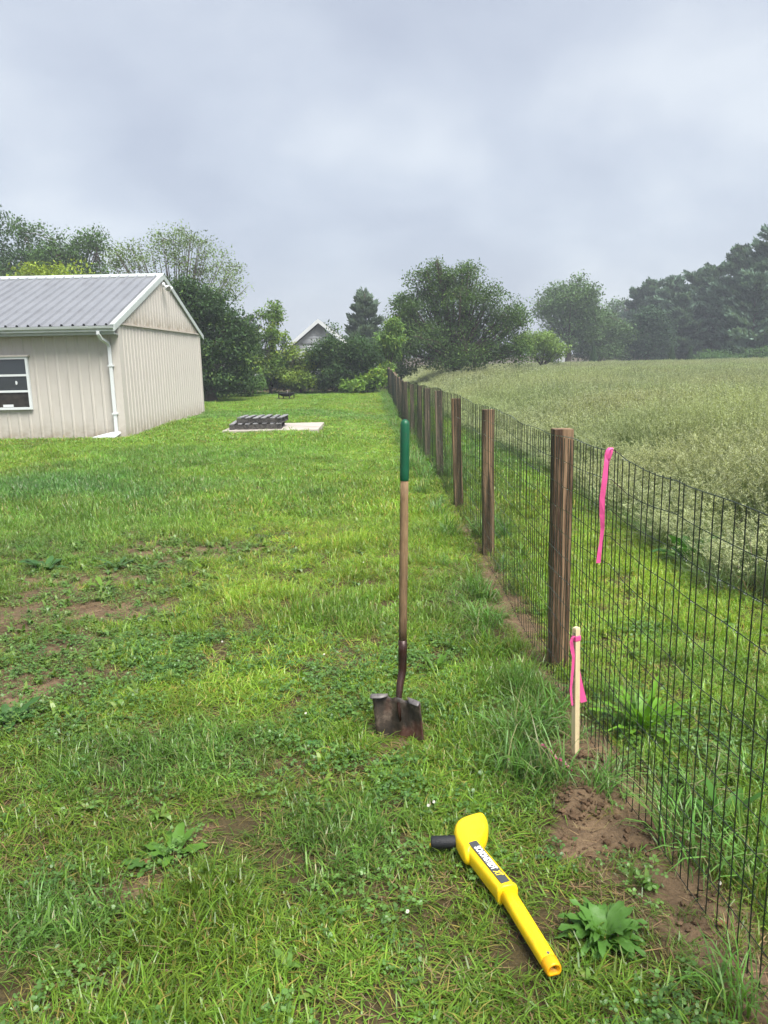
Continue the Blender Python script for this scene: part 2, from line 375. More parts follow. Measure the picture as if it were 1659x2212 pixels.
def scatter(name, pts, rot, scl, tint, sources, label, cat, parent=None):
    n = len(pts); me = bpy.data.meshes.new(name); me.vertices.add(n)
    me.vertices.foreach_set('co', np.asarray(pts, np.float32).ravel())
    for nm, ty, key, arr in (('rot', 'FLOAT_VECTOR', 'vector', rot), ('scl', 'FLOAT_VECTOR', 'vector', scl)):
        a = me.attributes.new(nm, ty, 'POINT'); a.data.foreach_set(key, np.asarray(arr, np.float32).ravel())
    a = me.attributes.new('tint', 'FLOAT_COLOR', 'POINT'); c = np.ones((n, 4), np.float32); c[:, :3] = tint; a.data.foreach_set('color', c.ravel())
    a = me.attributes.new('kindno', 'INT', 'POINT'); a.data.foreach_set('value', rng.integers(0, len(sources), n).astype(np.int32))
    me.update()
    o = link(name, me, parent=parent)
    ng = bpy.data.node_groups.new(name, 'GeometryNodeTree')
    ng.interface.new_socket('Geometry', in_out='INPUT', socket_type='NodeSocketGeometry'); ng.interface.new_socket('Geometry', in_out='OUTPUT', socket_type='NodeSocketGeometry')
    gi = N(ng, 'NodeGroupInput'); go = N(ng, 'NodeGroupOutput'); ip = N(ng, 'GeometryNodeInstanceOnPoints'); jn = N(ng, 'GeometryNodeJoinGeometry')
    for s_ in sources:
        oi = N(ng, 'GeometryNodeObjectInfo'); oi.inputs['Object'].default_value = s_; oi.inputs['As Instance'].default_value = True
        ng.links.new(oi.outputs['Geometry'], jn.inputs[0])
    ng.links.new(gi.outputs[0], ip.inputs['Points']); ng.links.new(jn.outputs[0], ip.inputs['Instance']); ip.inputs['Pick Instance'].default_value = True
    def na(nm, ty): k = N(ng, 'GeometryNodeInputNamedAttribute', data_type=ty); k.inputs['Name'].default_value = nm; return k.outputs[0]
    e2 = N(ng, 'FunctionNodeEulerToRotation'); ng.links.new(na('rot', 'FLOAT_VECTOR'), e2.inputs[0]); ng.links.new(e2.outputs[0], ip.inputs['Rotation'])
    ng.links.new(na('scl', 'FLOAT_VECTOR'), ip.inputs['Scale']); ng.links.new(na('kindno', 'INT'), ip.inputs['Instance Index'])
    ng.links.new(ip.outputs[0], go.inputs[0])
    md = o.modifiers.new('scatter', 'NODES'); md.node_group = ng
    tag(o, label, cat, kind='stuff'); return o
PIT = gp(619, 861)
SHED = (-15.0, -5.45, 16.45, 23.95)     # x0, x1, y0, y1
SLAB = (-3.55, -1.42, 17.0, 18.9)
def spread(y0, y1, dens, xlo=None, xhi=None, marg=.9, pw=1.0):
    ym = np.arange(y0, y1, .02); wv = 2*(.5*ym+marg); area = wv.sum()*.02
    n = int(area*dens); y = rng.choice(ym, n, p=wv/wv.sum())+rng.random(n)*.02; x = (rng.random(n)*2-1)*(.5*y+marg)
    return x, y
def keep_lawn(x, y):
    k = ~((x < SHED[1]+.02) & (y > SHED[2]-.03) & (y < SHED[3])); k &= ~(np.hypot(x-PIT.x, y-PIT.y) < .55); k &= ~((x > SLAB[0]-.05) & (x < SLAB[1]+.05) & (y > SLAB[2]-.05) & (y < SLAB[3]+.05))
    return k
def tall_edge(y): return fence_x(y)+1.45+.35*(fbm(y*.5, y*0, 61)-.5)+.18*(fbm(y*2.5, y*0, 62)-.5)
cA = np.array((.172, .325, .038))      # fresh yellow green
cB = np.array((.070, .195, .055))      # lush blue green
cC = np.array((.245, .385, .040))      # pale yellow green
cM = np.array((.155, .275, .032))      # middle green
def lawn_tint(x, y):
    n = fbm(x*.8, y*.8, 71, 4); l = field(LUSH, x, y, .7, 5, 1.5); yl = field(YEL, x, y, .7, 7, 1.5)
    far_ = sstep(6, 14, y)
    c = cM[None]*(1-far_[:, None])+cA[None]*1.0*far_[:, None]
    c = c+(cA-cM)[None]*((n-.5)*2.4)[:, None]*(1-.3*far_[:, None])
    c = c*(1-.85*l[:, None])+cB*.85*l[:, None]; c = c*(1-.7*yl[:, None])+cC*.7*yl[:, None]
    band = sstep(.42, .62, fbm(x*.22, y*.5+3, 77, 3))[:, None]*far_[:, None]
    c = c*(1-.45*band)+cB*1.1*.45*band
    lt = sstep(.5, .7, fbm(x*.35+40, y*.4, 79, 4))[:, None]; c = c*(1-.4*lt)+cC*.4*lt
    c = c*(.80+.20*sstep(2.2, 4.2, y))[:, None]; bb = bare(x, y)[:, None]; c = c*(1-.35*bb)+np.array((.12, .13, .03))*.35*bb
    c *= (.72+.6*fbm(x*3.1, y*3.1, 73, 3))[:, None]*rng.uniform(.75, 1.25, (len(x), 1)); return np.clip(c, .01, .5), l, yl
near_src = [src('grass_tuft', [blades(28, .055, .03, .085, .0034, 1.5, 100+k), blades(8, .06, .06, .13, .0042, 1.6, 140+k), blades(5, .06, .05, .12, .003, .4, 170+k, dry=.7, flat=1.15)], MT['grass']) for k in range(6)]
mid_src = [src('grass_tuft', [blades(34, .10, .035, .10, .007, 1.4, 200+k), blades(8, .1, .08, .14, .007, 1.5, 240+k)], MT['grass']) for k in range(5)]
far_src = [src('grass_tuft', [blades(46, .22, .05, .115, .014, 1.2, 300+k, segs=2), blades(10, .2, .09, .14, .012, 1.2, 340+k, segs=2)], MT['grass']) for k in range(5)]
def lawn(name, y0, y1, dens, sources, label, marg, sc=1.0):
    x, y = spread(y0, y1, dens, marg=marg); k = keep_lawn(x, y) & (x < tall_edge(y)+.15); x, y = x[k], y[k]
    b = bare(x, y); sp = field(SPARSE, x, y, .6); cl_ = sstep(.36, .52, fbm(x*6.5, y*6.5, 83, 3)); dn = np.clip(b*.97+.45*sp, 0, 1); dn = np.maximum(dn, (1-cl_)*.62*sstep(8, 5, y)*np.where(x > fence_x(y), .6, 1)); k = rng.random(len(x)) > dn; x, y, b = x[k], y[k], b[k]
    c, l, yl = lawn_tint(x, y); n = len(x); cl_ = sstep(.3, .62, fbm(x*6.5, y*6.5, 83, 3))
    hs = sc*(.46+.55*l+.5*sstep(.45, .75, fbm(x*1.7, y*1.7, 81, 3)))*(1-.5*b)*(1-.85*trampled(x, y))*np.where(y < 8, .65+.6*cl_, 1)*rng.uniform(.75, 1.25, n)
    hs = hs*np.where((np.abs(x-PIT.x) < .6) & (y > PIT.y-3) & (y < PIT.y+.8), .3, 1); beyond = (x > fence_x(y)); hs = hs*np.where(beyond, 1.25, 1)
    sxy = rng.uniform(.85, 1.25, n)*(1-.25*b)
    rot = np.stack([rng.normal(0, .12, n), rng.normal(0, .12, n), rng.uniform(0, 2*PI, n)], 1)
    return scatter(name, np.stack([x, y, gh(x, y)-.003], 1), rot, np.stack([sxy, sxy, hs], 1), c, sources, label, 'grass')
lawn('lawn_grass', .85, 3.6, 620, near_src, 'short rough lawn grass around the yellow locator and shovel', 1.2)
lawn('lawn_grass', 3.6, 7.5, 430, near_src, 'green lawn grass between the shovel and the second fence post', 1.3, 1.1)
lawn('lawn_grass', 7.5, 15, 190, mid_src, 'bright green mown lawn in front of the metal shed', 1.7, 1.05)
lawn('lawn_grass', 15, 38.6, 62, far_src, 'bright green mown lawn running back to the hedge', 2.4, .75)

# ---------------------------------------------------------------- clover, low weeds and dead straw between the grass
def discs(n, R, rad_, z0, z1, seed, tri=True, base=(1, 1, 1), vary=.25):
    r = np.random.default_rng(seed); V = []; C = []
    for i in range(n):
        a = r.uniform(0, 2*PI); d = R*math.sqrt(r.random()); c = np.array((math.cos(a)*d, math.sin(a)*d, r.uniform(z0, z1)))
        tl = r.normal(0, .3, 2); s = rad_*r.uniform(.6, 1.2); col = np.array(base)*(1+vary*(r.random()*2-1))
        b0 = r.uniform(0, 2*PI)
        for k in range(3 if tri else 1):
            th = b0+k*2*PI/3; u = np.array((math.cos(th), math.sin(th), tl[0])); v = np.array((-math.sin(th), math.cos(th), tl[1]))
            p = c+u*s*.05
            e1 = p+u*s*1.0+np.array((0, 0, -.12*s)); cc = col*(1+.1*r.normal()); V.append([p, p+u*s*.35-v*s*.42, p+u*s*.88-v*s*.40, e1]); V.append([p, e1, p+u*s*.88+v*s*.40, p+u*s*.35+v*s*.42]); C += [cc, cc]
        V.append([c*(.6, .6, 0), c*(.6, .6, 0)+np.array((.0012, 0, 0)), c+np.array((.0012, 0, 0)), c]); C.append(col*.8)
    return np.array(V), np.array(C)
clover_src = [src('clover_patch', [discs(18, .08, .0105, .015, .05, 400+k)], MT['weed']) for k in range(4)]
broad_src = [src('weed_patch', [blades(9, .02, .05, .10, .022, 1.9, 450+k, segs=4, dry=0), discs(6, .06, .016, .015, .04, 460+k, tri=False)], MT['weed']) for k in range(4)]
straw_src = [src('straw_patch', [blades(14, .07, .03, .09, .0022, .3, 500+k, flat=1.35, dry=0, vary=.4)], MT['straw']) for k in range(4)]
def cover(name, y0, y1, dens, sources, c0, c1, label, cat, prob, s0=.8, s1=1.3, zo=0.0):
    x, y = spread(y0, y1, dens); k = keep_lawn(x, y) & (x < tall_edge(y)); x, y = x[k], y[k]
    k = rng.random(len(x)) < prob(x, y); x, y = x[k], y[k]; n = len(x)
    u = rng.random((n, 1)); c = np.array(c0)*(1-u)+np.array(c1)*u; s = rng.uniform(s0, s1, n)
    rot = np.stack([rng.normal(0, .1, n), rng.normal(0, .1, n), rng.uniform(0, 2*PI, n)], 1)
    return scatter(name, np.stack([x, y, gh(x, y)+zo], 1), rot, np.stack([s, s, s], 1), c, sources, label, cat)
weedy = field
cover('clover_cover', .9, 4.2, 150, clover_src, (.075, .17, .04), (.13, .25, .055), 'clover and small round weed leaves mixed into the near lawn', 'clover',
      lambda x, y: np.clip(sstep(.46, .62, fbm(x*1.4, y*1.4, 91, 4))*.9+.12+field(SPARSE, x, y)*.6, 0, 1)*(1-.75*bare(x, y))*(1-.93*trampled(x, y)))
cover('low_weeds', 3.0, 8.5, 300, clover_src+clover_src+broad_src, (.085, .17, .04), (.16, .25, .05), 'low creeping weeds over the thin soil patch on the lawn', 'weeds',
      lambda x, y: np.clip(field(SPARSE, x, y, .6)*.95+.04, 0, 1)*(1-.6*bare(x, y, False)**2), .45, .95)
cover('broadleaf_cover', .9, 7, 12, broad_src, (.09, .19, .03), (.16, .27, .035), 'scattered broadleaf seedlings among the lawn grass', 'weeds', lambda x, y: .7*(1-bare(x, y)), .4, .85)
cover('dead_straw', .9, 8, 120, straw_src, (.23, .165, .085), (.11, .075, .04), 'dead straw and thatch lying between the grass', 'straw',
      lambda x, y: np.clip(.1+bare(x, y)*.14+.2*sstep(3.4, 2.2, y)+sstep(.5, .66, fbm(x*1.8+9, y*1.8, 93, 4))*.6, 0, 1), .8, 1.3, .008)
# taller tufts along the fence foot
tuft_src = [src('grass_tuft', [blades(46, .07, .12, .30, .006, 1.5, 520+k, segs=4), blades(8, .06, .2, .36, .004, 1.0, 540+k, segs=4, dry=.5)], MT['grass']) for k in range(4)]
n = 300; y = rng.uniform(0, 1, n)**1.0*34+2.2; sd = rng.choice([-1, 1], n, p=[.5, .5]); x = fence_x(y)+sd*rng.uniform(.06, .34, n)
k = (y > 6.5) | (rng.random(n) < .45); x, y, sd = x[k], y[k], sd[k]
ex = [gp(1110, 1670), gp(1190, 1695), gp(1150, 1600), gp(1310, 1690), gp(1290, 1720), gp(1200, 1560), gp(1100, 1600), gp(1175, 1520), gp(1480, 1790), gp(1500, 1730), gp(1460, 1830), gp(1520, 1860), gp(1560, 1800), gp(1600, 1900), gp(1620, 1700), gp(1440, 1760), gp(1580, 2180), gp(1240, 1600)]
x = np.append(x, [p.x for p in ex]); y = np.append(y, [p.y for p in ex]); n = len(x)
s = rng.uniform(.6, 1.25, n)*np.where(y > 9, 1.25, .85); c = cB*.6+cM*.5+rng.uniform(-.01, .02, (n, 1)); rot = np.stack([rng.normal(0, .12, n), rng.normal(0, .12, n), rng.uniform(0, 6.28, n)], 1)
scatter('fence_grass', np.stack([x, y, gh(x, y)-.005], 1), rot, np.stack([s, s, s*.9], 1), np.clip(c, .02, .4), tuft_src, 'taller unmown grass tufts along the foot of the wire fence', 'grass')

# ---------------------------------------------------------------- tall hay field beyond the fence
def heads(n, R, h0, h1, seed, hs=.10, base=(3.7, 2.6, 4.1), w_=.006, k_=9, stem=.0022):
    r = np.random.default_rng(seed); V = []; C = []
    for i in range(n):
        a = r.uniform(0, 2*PI); d = R*math.sqrt(r.random()); p = np.array((math.cos(a)*d, math.sin(a)*d, 0.)); h = r.uniform(h0, h1)
        th = r.uniform(0, 2*PI); o_ = np.array((math.cos(th), math.sin(th), 0)); ln = r.uniform(.03, .22); sd = np.array((-o_[1], o_[0], 0))
        m1 = p+o_*h*ln*.3+np.array((0, 0, h*.55)); t1 = p+o_*h*ln+np.array((0, 0, h)); col = np.array(base)*r.uniform(.75, 1.2)
        V.append([p-sd*stem, p+sd*stem, m1+sd*stem, m1-sd*stem]); C.append(np.array((1.2, 1.1, 1.1)))
        V.append([m1-sd*stem, m1+sd*stem, t1+sd*stem*.6, t1-sd*stem*.6]); C.append(np.array((1.8, 1.4, 1.8)))
        dr = (t1-m1); dr /= np.linalg.norm(dr)
        for j in range(k_):
            f = j/(k_-1); c = t1-dr*hs*(1-f)*1.0+o_*.02*f*f; b_ = r.uniform(0, 2*PI); sp = hs*.32*(1-.6*f)
            u = np.array((math.cos(b_), math.sin(b_), 0))*sp*r.uniform(.4, 1)+np.array((0, 0, sp*r.uniform(.2, .9))); v = np.cross(u, r.normal(size=3)); v = v/np.linalg.norm(v)*w_
            V.append([c, c+u*.55-v, c+u*1.2, c+u*.55+v]); C.append(col*r.uniform(.8, 1.2))
    return np.array(V), np.array(C)
hay_near = [src('hay_tuft', [blades(46, .15, .30, .74, .005, .7, 600+k, segs=4, dry=.12), heads(20, .16, .6, .95, 620+k, .10, w_=.0032, k_=13, stem=.0014)], MT['grass']) for k in range(5)]
hay_mid = [src('hay_tuft', [blades(44, .24, .35, .74, .008, .7, 640+k, segs=3, dry=.12), heads(30, .26, .6, .93, 660+k, .12, w_=.0065, k_=9, stem=.0022)], MT['grass']) for k in range(5)]
hay_far = [src('hay_tuft', [blades(26, .40, .35, .66, .022, .9, 680+k, segs=2, dry=.12), heads(42, .48, .55, .86, 700+k, .15, w_=.02, k_=5, stem=.005)], MT['grass']) for k in range(5)]
def hay(name, y0, y1, dens, sources, label, marg=1.2):
    x, y = spread(y0, y1, dens, marg=marg); k = (x > tall_edge(y)) & (y < 67+6*fbm(x*.05, x*0, 5)); x, y = x[k], y[k]; n = len(x)
    edge = sstep(-.1, 2.0, x-tall_edge(y)+.6*(fbm(x*1.3, y*1.3, 64)-.5))
    nn = fbm(x*.35, y*.35, 95, 4); c = np.array((.106, .172, .062))*(1-edge[:, None]*.22)+np.array((.03, .025, .006))*(nn-.35)[:, None]
    g2 = sstep(.5, .66, fbm(x*.16+7, y*.10, 97, 4))[:, None]; c = c*(1-.35*g2)+np.array((.10, .18, .05))*.35*g2
    c = c*rng.uniform(.8, 1.25, (n, 1)); hs = (.78+.42*fbm(x*.5, y*.5, 99, 3))*(.30+.70*edge)*rng.uniform(.8, 1.12, n)
    s = rng.uniform(.85, 1.25, n); rot = np.stack([rng.normal(0, .08, n), rng.normal(0, .08, n), rng.uniform(0, 6.28, n)], 1)
    return scatter(name, np.stack([x, y, gh(x, y)-.005], 1), rot, np.stack([s, s, hs], 1), np.clip(c, .01, .4), sources, label, 'hay')
hay('hay_field_grass', 1.5, 12, 50, hay_near, 'tall uncut hay grass just beyond the wire fence')
hay('hay_field_grass', 12, 28, 22, hay_mid, 'tall hay grass with tan seed heads in the middle of the field', 1.5)
hay('hay_field_grass', 28, 74, 8.5, hay_far, 'pale hay grass filling the field towards the far trees', 2)

# ---------------------------------------------------------------- wire fence
fence = empty('wire_fence', (float(fence_x(3.66)), 3.66, g1(.87, 3.66)), 'green coated welded wire fence on square wooden posts beside the hay field', 'fence')
fo = fence.location
FH = 1.185
def top_h(y): return FH+.012*math.sin(y*2.7)-.03*float(sstep(10, 20, y))
posts = [(1.22, 1.2), (3.66, 1.207), (5.98, 1.15), (8.0, 1.14), (10.1, 1.15), (12.2, 1.14), (14.3, 1.12), (16.7, 1.12), (19.0, 1.15), (21.4, 1.13), (23.8, 1.14), (26.2, 1.15), (28.6, 1.14), (31, 1.16), (33.4, 1.15), (35.6, 1.15), (37.2, 1.15)]
for i, (py, ph) in enumerate(posts):
    hw = .0445
    mb = MB(); nb = 9; rings = []
    for zc in np.linspace(-.12, ph, nb):
        rings.append([(a*hw+.002*math.sin(zc*3+i), b*hw, zc) for a, b in ((-1, -.94), (-.94, -1), (.94, -1), (1, -.94), (1, .94), (.94, 1), (-.94, 1), (-1, .94))])
    mb.loft(rings)
    o = mb.build('post', MT['post'] if i in (1, 2, 3) else MT['post_grey'], fence)
    x_ = float(fence_x(py))+.052
    o.location = Vector((x_, py, g1(x_, py)))-fo
    o.rotation_euler = (random.uniform(-.012, .012), random.uniform(-.012, .012)+(0 if i < 3 else random.uniform(-.02, .02)), rad(1.3)+random.uniform(-.05, .05))
_fz = gh(fence_x(_fy), _fy)
def fence_pt(y, h):
    x_ = float(fence_x(y))+.004*math.sin(y*4.1+h*5)+.006*math.sin(y*1.3)*(1-h)
    return Vector((x_, y, float(np.interp(y, _fy, _fz))+h))
rows = [.012+.1066*k for k in range(12)]
yy = [1.05+.0762*k for k in range(int((37.0-1.05)/.0762))]
for j, h in enumerate(rows):
    mb = MB(); sc = (top_h(3)/rows[-1])
    pts = [fence_pt(y, h*top_h(y)/FH*FH/rows[-1]+.0035*math.sin(y*9+j*2)+.004*math.sin(y*2.6+j))-fo for y in yy]
    mb.tube(pts, .0017 if j == 11 else .0014, 5, False)
    mb.build('horizontal_wire', MT['wet'], fence)
def vwire(kind):
    mb = MB(); k = np.linspace(0, 1, 7); r = random.Random(kind)
    a1, a2 = r.uniform(-.003, .003), r.uniform(-.0025, .0025)
    mb.tube([(a1*math.sin(t_*PI*2), a2*math.sin(t_*PI*3)-.004*(1-t_), .005+t_*(FH-.005)) for t_ in k], .0018, 5, False)
    return mb
vm = [vwire(k).mesh('vertical_wire') for k in range(6)]
for m_ in vm: m_.materials.append(MT['wire'])
rest = MB(); ky = 1.12; cnt = 0
while ky < 37:
    p = fence_pt(ky, 0)-fo; sc = top_h(ky)/FH
    if cnt < 298:
        o = link('vertical_wire', vm[random.randrange(6)], None, fence); o.location = p+Vector((-.0022, 0, 0)); o.scale = (1, 1, sc)
        o.rotation_euler = (random.gauss(0, .002), random.gauss(.002, .002), random.uniform(-.4, .4))
    else:
        rest.tube([p, p+Vector((random.gauss(0, .004), random.gauss(0, .006), top_h(ky)))], .0018, 4, False)
    cnt += 1; ky += .0508
tag(rest.build('far_vertical_wires', MT['wire'], fence), kind='stuff')
# rain drops hanging from the wires
dv = []; V = []
water = simple('rain_drop', (.75, .8, .82), .05, 1.0)
for k_ in range(620):
    y = 1.3+9*random.random()**1.6; j = random.choice([11, 11, 10, 9, 9, 8, 7, 5]); h = rows[j]*top_h(y)/rows[-1]
    if math.sin(y*3+j) < -.2: continue
    p = fence_pt(y, h+.0035*math.sin(y*9+j*2)+.004*math.sin(y*2.6+j)-.0032)-fo; r_ = random.uniform(.0011, .0021)
    dv.append((p, r_))
mb = MB()
for p, r_ in dv:
    mb.add([p+Vector(q)*r_ for q in ((0, 0, 1.4), (1, 0, 0), (0, 1, 0), (-1, 0, 0), (0, -1, 0), (0, 0, -1.2))], [(0,1,2),(0,2,3),(0,3,4),(0,4,1),(5,2,1),(5,3,2),(5,4,3),(5,1,4)])
tag(mb.build('rain_drops', water, fence, True), kind='stuff')

# ---------------------------------------------------------------- pink ribbon on the fence
y0 = 2.76; tp = fence_pt(y0, top_h(y0))
rib = empty('pink_ribbon', tp, 'long pink flagging ribbon tied to the top wire of the fence', 'ribbon')
mb = MB(); px_ = [(0, .0), (-.006, -.05), (-.012, -.12), (-.018, -.20), (-.014, -.27), (-.010, -.33), (-.016, -.39), (-.022, -.43), (-.026, -.475)]
wd = [.018, .021, .022, .020, .019, .015, .011, .015, .018]
sides = [Vector((1, .3*math.sin(i*.9), 0)) for i in range(len(px_))]
mb.strip([(a*.9-.008, -.012-.006*math.sin(i), b*.88) for i, (a, b) in enumerate(px_)], wd, sides)
mb.build('tail', MT['pink'], rib)
mb = MB()
rings = []
for i, (z_, r_, xx) in enumerate([(.006, .005, .0), (.004, .010, -.001), (-.004, .013, -.004), (-.02, .013, -.008), (-.034, .010, -.010), (-.044, .007, -.011)]):
    rings.append([(xx+r_*1.1*math.cos(a), -.012+r_*.45*math.sin(a), z_+.003*math.sin(a*3+i)) for a in np.linspace(0, 2*PI, 12, endpoint=False)])
mb.loft(rings); mb.build('knot', MT['pink'], rib, True)

# ---------------------------------------------------------------- wooden survey stake with its ribbon
sb = gp(1242, 1648); stp = at(1245, 1355, sb.y); sb = on(sb)
stk = empty('survey_stake', sb, 'pale wooden survey stake with pink ribbon standing by the fence post', 'stake')
top = stp-sb; ax = top.normalized(); ln = top.length
mb = MB(); hw, hd = .0115, .0095; an = rad(32)
u = Vector((math.cos(an), math.sin(an), 0)); v = Vector((-math.sin(an), math.cos(an), 0))
def sq(c, k=1.0): return [c-u*hw*k-v*hd*k, c+u*hw*k-v*hd*k, c+u*hw*k+v*hd*k, c-u*hw*k+v*hd*k]
mb.loft([sq(ax*-.10, .7), sq(ax*.04), sq(ax*(ln*.5)), sq(ax*(ln-.006)), sq(ax*ln, .86)])
mb.build('stake_body', MT['stake'], stk)
ink = simple('marker_ink', (.01, .01, .012), .6)
mb = MB(); fl = lambda s, t_: ax*s-u*(hw+.0006)+v*t_     # handwriting on the left face
random.seed(3)
for z0_, z1_ in ((.20, .30), (.32, .40), (.42, .49)):
    z = z0_
    while z < z1_:
        pts = [fl(z+random.uniform(-.002, .002), -.006), fl(z+random.uniform(.002, .005), random.uniform(-.001, .004)), fl(z+random.uniform(.002, .008), random.uniform(-.004, .006)), fl(z+.006, -.005)]
        mb.tube(pts, .0007, 4); z += random.uniform(.006, .011)
mb.build('handwriting', ink, stk)
for k in (0,):
    mb = MB(); zt = ln-.042
    mb.loft([[p+ax*(zt+dz) for p in sq(Vector((0, 0, 0)), kk)] for dz, kk in ((-.010, 1.08), (-.006, 1.16), (.006, 1.18), (.011, 1.08))])
    mb.build('ribbon_wrap', MT['pink'], stk)
    mb = MB(); L_ = [(-.008, .012), (-.018, .006), (-.021, -.01), (-.017, -.04), (-.011, -.07), (-.013, -.12), (-.016, -.17), (-.018, -.20), (-.014, -.24), (-.010, -.265)]
    mb.strip([Vector((a, -.012, zt+b))+ax*0+Vector((ax.x, ax.y, 0))*zt for a, b in L_], [.008, .010, .012, .015, .012, .011, .011, .010, .010, .009], [Vector((1, -.35+.12*i, 0)) for i in range(len(L_))]); mb.build('ribbon_tail', MT['pink'], stk)
    mb = MB(); L_ = [(.006, .0), (.009, -.08), (.014, -.14), (.022, -.19), (.032, -.235), (.040, -.265)]
    mb.strip([Vector((a, .014, zt+b))+Vector((ax.x, ax.y, 0))*zt for a, b in L_], [.012, .014, .018, .023, .026, .026], [Vector((1, .25, .15)) for i in L_]); mb.build('ribbon_tail', MT['pink'], stk)
# pink and white twisted flagging half buried in the grass beside it
a_, b_ = gp(1168, 1608, .035), gp(1234, 1664, .02); mid = (a_+b_)/2+Vector((0, 0, .006))
flag = empty('twisted_flagging', on((a_+b_)/2), 'twisted pink flagging strip half buried in grass at the stake', 'ribbon'); fb = flag.location
P = [a_*(1-t_)+b_*t_+Vector((.006*math.sin(t_*9), 0, .008*math.sin(t_*PI)+.004*math.sin(t_*20))) for t_ in np.linspace(0, 1, 15)]
mb = MB(); mb.strip([p-fb for p in P], .012, [Vector((math.cos(i*.8), math.sin(i*.8)*.6, .9*math.sin(i*.8))) for i in range(15)]); mb.build('strip', MT['pink'], flag)
mb = MB(); mb.tube([p-fb+Vector((.004*math.sin(i*2), 0, .005)) for i, p in enumerate(P)], .0012, 4); mb.build('thread', simple('pale_thread', (.6, .5, .4), .7), flag)

# ---------------------------------------------------------------- shovel
yS = 3.0
sv0 = on(gp(866, 1580)); sv = empty('shovel', sv0, 'long wooden handled digging shovel with green grip stuck upright in the lawn', 'shovel')
H1 = at(875, 905, yS+.07)-sv0; H0 = at(870, 1385, yS+.045)-sv0; G0 = H0+(H1-H0)*((1385-1032)/(1385-905))
d_ = (H1-H0).normalized()
gm = simple('green_grip', (.004, .078, .036), .42, .4, var=.15, vscale=20)
mb = MB(); gl = (H1-G0).length
mb.tube([G0+d_*s_ for s_ in (-.004, .0, .03, gl*.5, gl-.022, gl-.012, gl-.005, gl-.001)], [.0165, .0185, .0188, .0188, .0188, .0165, .011, .003], 16); mb.build('grip', gm, sv, True)
mb = MB(); hl = (G0-H0).length
mb.tube([H0+d_*s_ for s_ in np.linspace(-.02, hl, 10)], [.0168, .0168, .0172, .0176, .0178, .0178, .0176, .0172, .0168, .0164], 14); mb.build('handle', MT['handle'], sv, True)
# dirty red-brown steel
m, t, b = mat('muddy_steel'); b.inputs['Roughness'].default_value = .55; b.inputs['Specular IOR Level'].default_value = .4
tcn = N(t, 'ShaderNodeTexCoord'); n1 = N(t, 'ShaderNodeTexNoise', ins={'Scale': 16.0, 'Detail': 8.0, 'Roughness': .7}); t.links.new(tcn.outputs['Object'], n1.inputs['Vector'])
r_ = N(t, 'ShaderNodeValToRGB'); t.links.new(n1.outputs[0], r_.inputs[0]); r_.color_ramp.elements[0].position = .36; r_.color_ramp.elements[0].color = (.012, .010, .008, 1); r_.color_ramp.elements[1].position = .7; r_.color_ramp.elements[1].color = (.17, .13, .10, 1)
e_ = r_.color_ramp.elements.new(.52); e_.color = (.042, .030, .022, 1)
n2 = N(t, 'ShaderNodeTexNoise', ins={'Scale': 7.0, 'Detail': 3.0}); t.links.new(tcn.outputs['Object'], n2.inputs['Vector'])
mr = N(t, 'ShaderNodeMapRange', ins={1: .52, 2: .64, 3: 0.0, 4: .35}); t.links.new(n2.outputs[0], mr.inputs[0])
mxr = N(t, 'ShaderNodeMix', data_type='RGBA', ins={7: (.13, .022, .014, 1)}); t.links.new(mr.outputs[0], mxr.inputs[0]); t.links.new(r_.outputs[0], mxr.inputs[6]); t.links.new(mxr.outputs[2], b.inputs['Base Color'])
bpn = N(t, 'ShaderNodeBump', ins={'Strength': .5, 'Distance': .006}); t.links.new(n1.outputs[0], bpn.inputs['Height']); t.links.new(bpn.outputs[0], b.inputs['Normal']); MUD = m
steel = simple('worn_steel', (.11, .10, .10), .5, .4, metal=.1, var=.4, vscale=30)
soc = simple('socket_steel', (.035, .014, .011), .4, .5, metal=.3, var=.7, vscale=16)
# blade frame: centre of the shoulder line, blade turned so that its right edge comes forward
bc = at(861, 1503, yS-.005)-sv0; ya = rad(-24)
bu = Vector((math.cos(ya), math.sin(ya), 0)); bn = Vector((math.sin(ya)*-1, math.cos(ya), 0))*-1    # bn towards the camera
bd = Vector((.10, -.17, -1)).normalized()
mb = MB(); nu, nv = 17, 12; bw = .108; gr = {}
for side_ in (0, 1):
    for iv in range(nv):
        f = iv/(nv-1); hw = bw*(1-.02*f) if f < .62 else bw*(1-.012)*math.sqrt(max(0.02, 1-((f-.62)/.40)**2))
        for iu in range(nu):
            s_ = -1+2*iu/(nu-1)
            p = bc+bu*(s_*hw)+bd*(f*.285+.014*(1-f)**4*math.exp(-((abs(s_)-.30)/.13)**2))+bn*((.030+.01*f)*s_*s_-.018*math.exp(-(s_*4)**2)*(1-f)*-1)
            if side_: p = p-bn*.0022
            gr[side_, iv, iu] = len(mb.v); mb.v.append(tuple(p))
for iv in range(nv-1):
    for iu in range(nu-1):
        mb.f.append((gr[0, iv, iu], gr[0, iv+1, iu], gr[0, iv+1, iu+1], gr[0, iv, iu+1])); mb.f.append((gr[1, iv, iu], gr[1, iv, iu+1], gr[1, iv+1, iu+1], gr[1, iv+1, iu]))
    for iu in (0, nu-1):
        q_ = (gr[0, iv, iu], gr[1, iv, iu], gr[1, iv+1, iu], gr[0, iv+1, iu]); mb.f.append(q_ if iu == 0 else q_[::-1])
for iu in range(nu-1):
    mb.f.append((gr[0, 0, iu], gr[0, 0, iu+1], gr[1, 0, iu+1], gr[1, 0, iu])); mb.f.append((gr[0, nv-1, iu], gr[1, nv-1, iu], gr[1, nv-1, iu+1], gr[0, nv-1, iu+1]))
blade = mb.build('blade', MUD, sv, True)
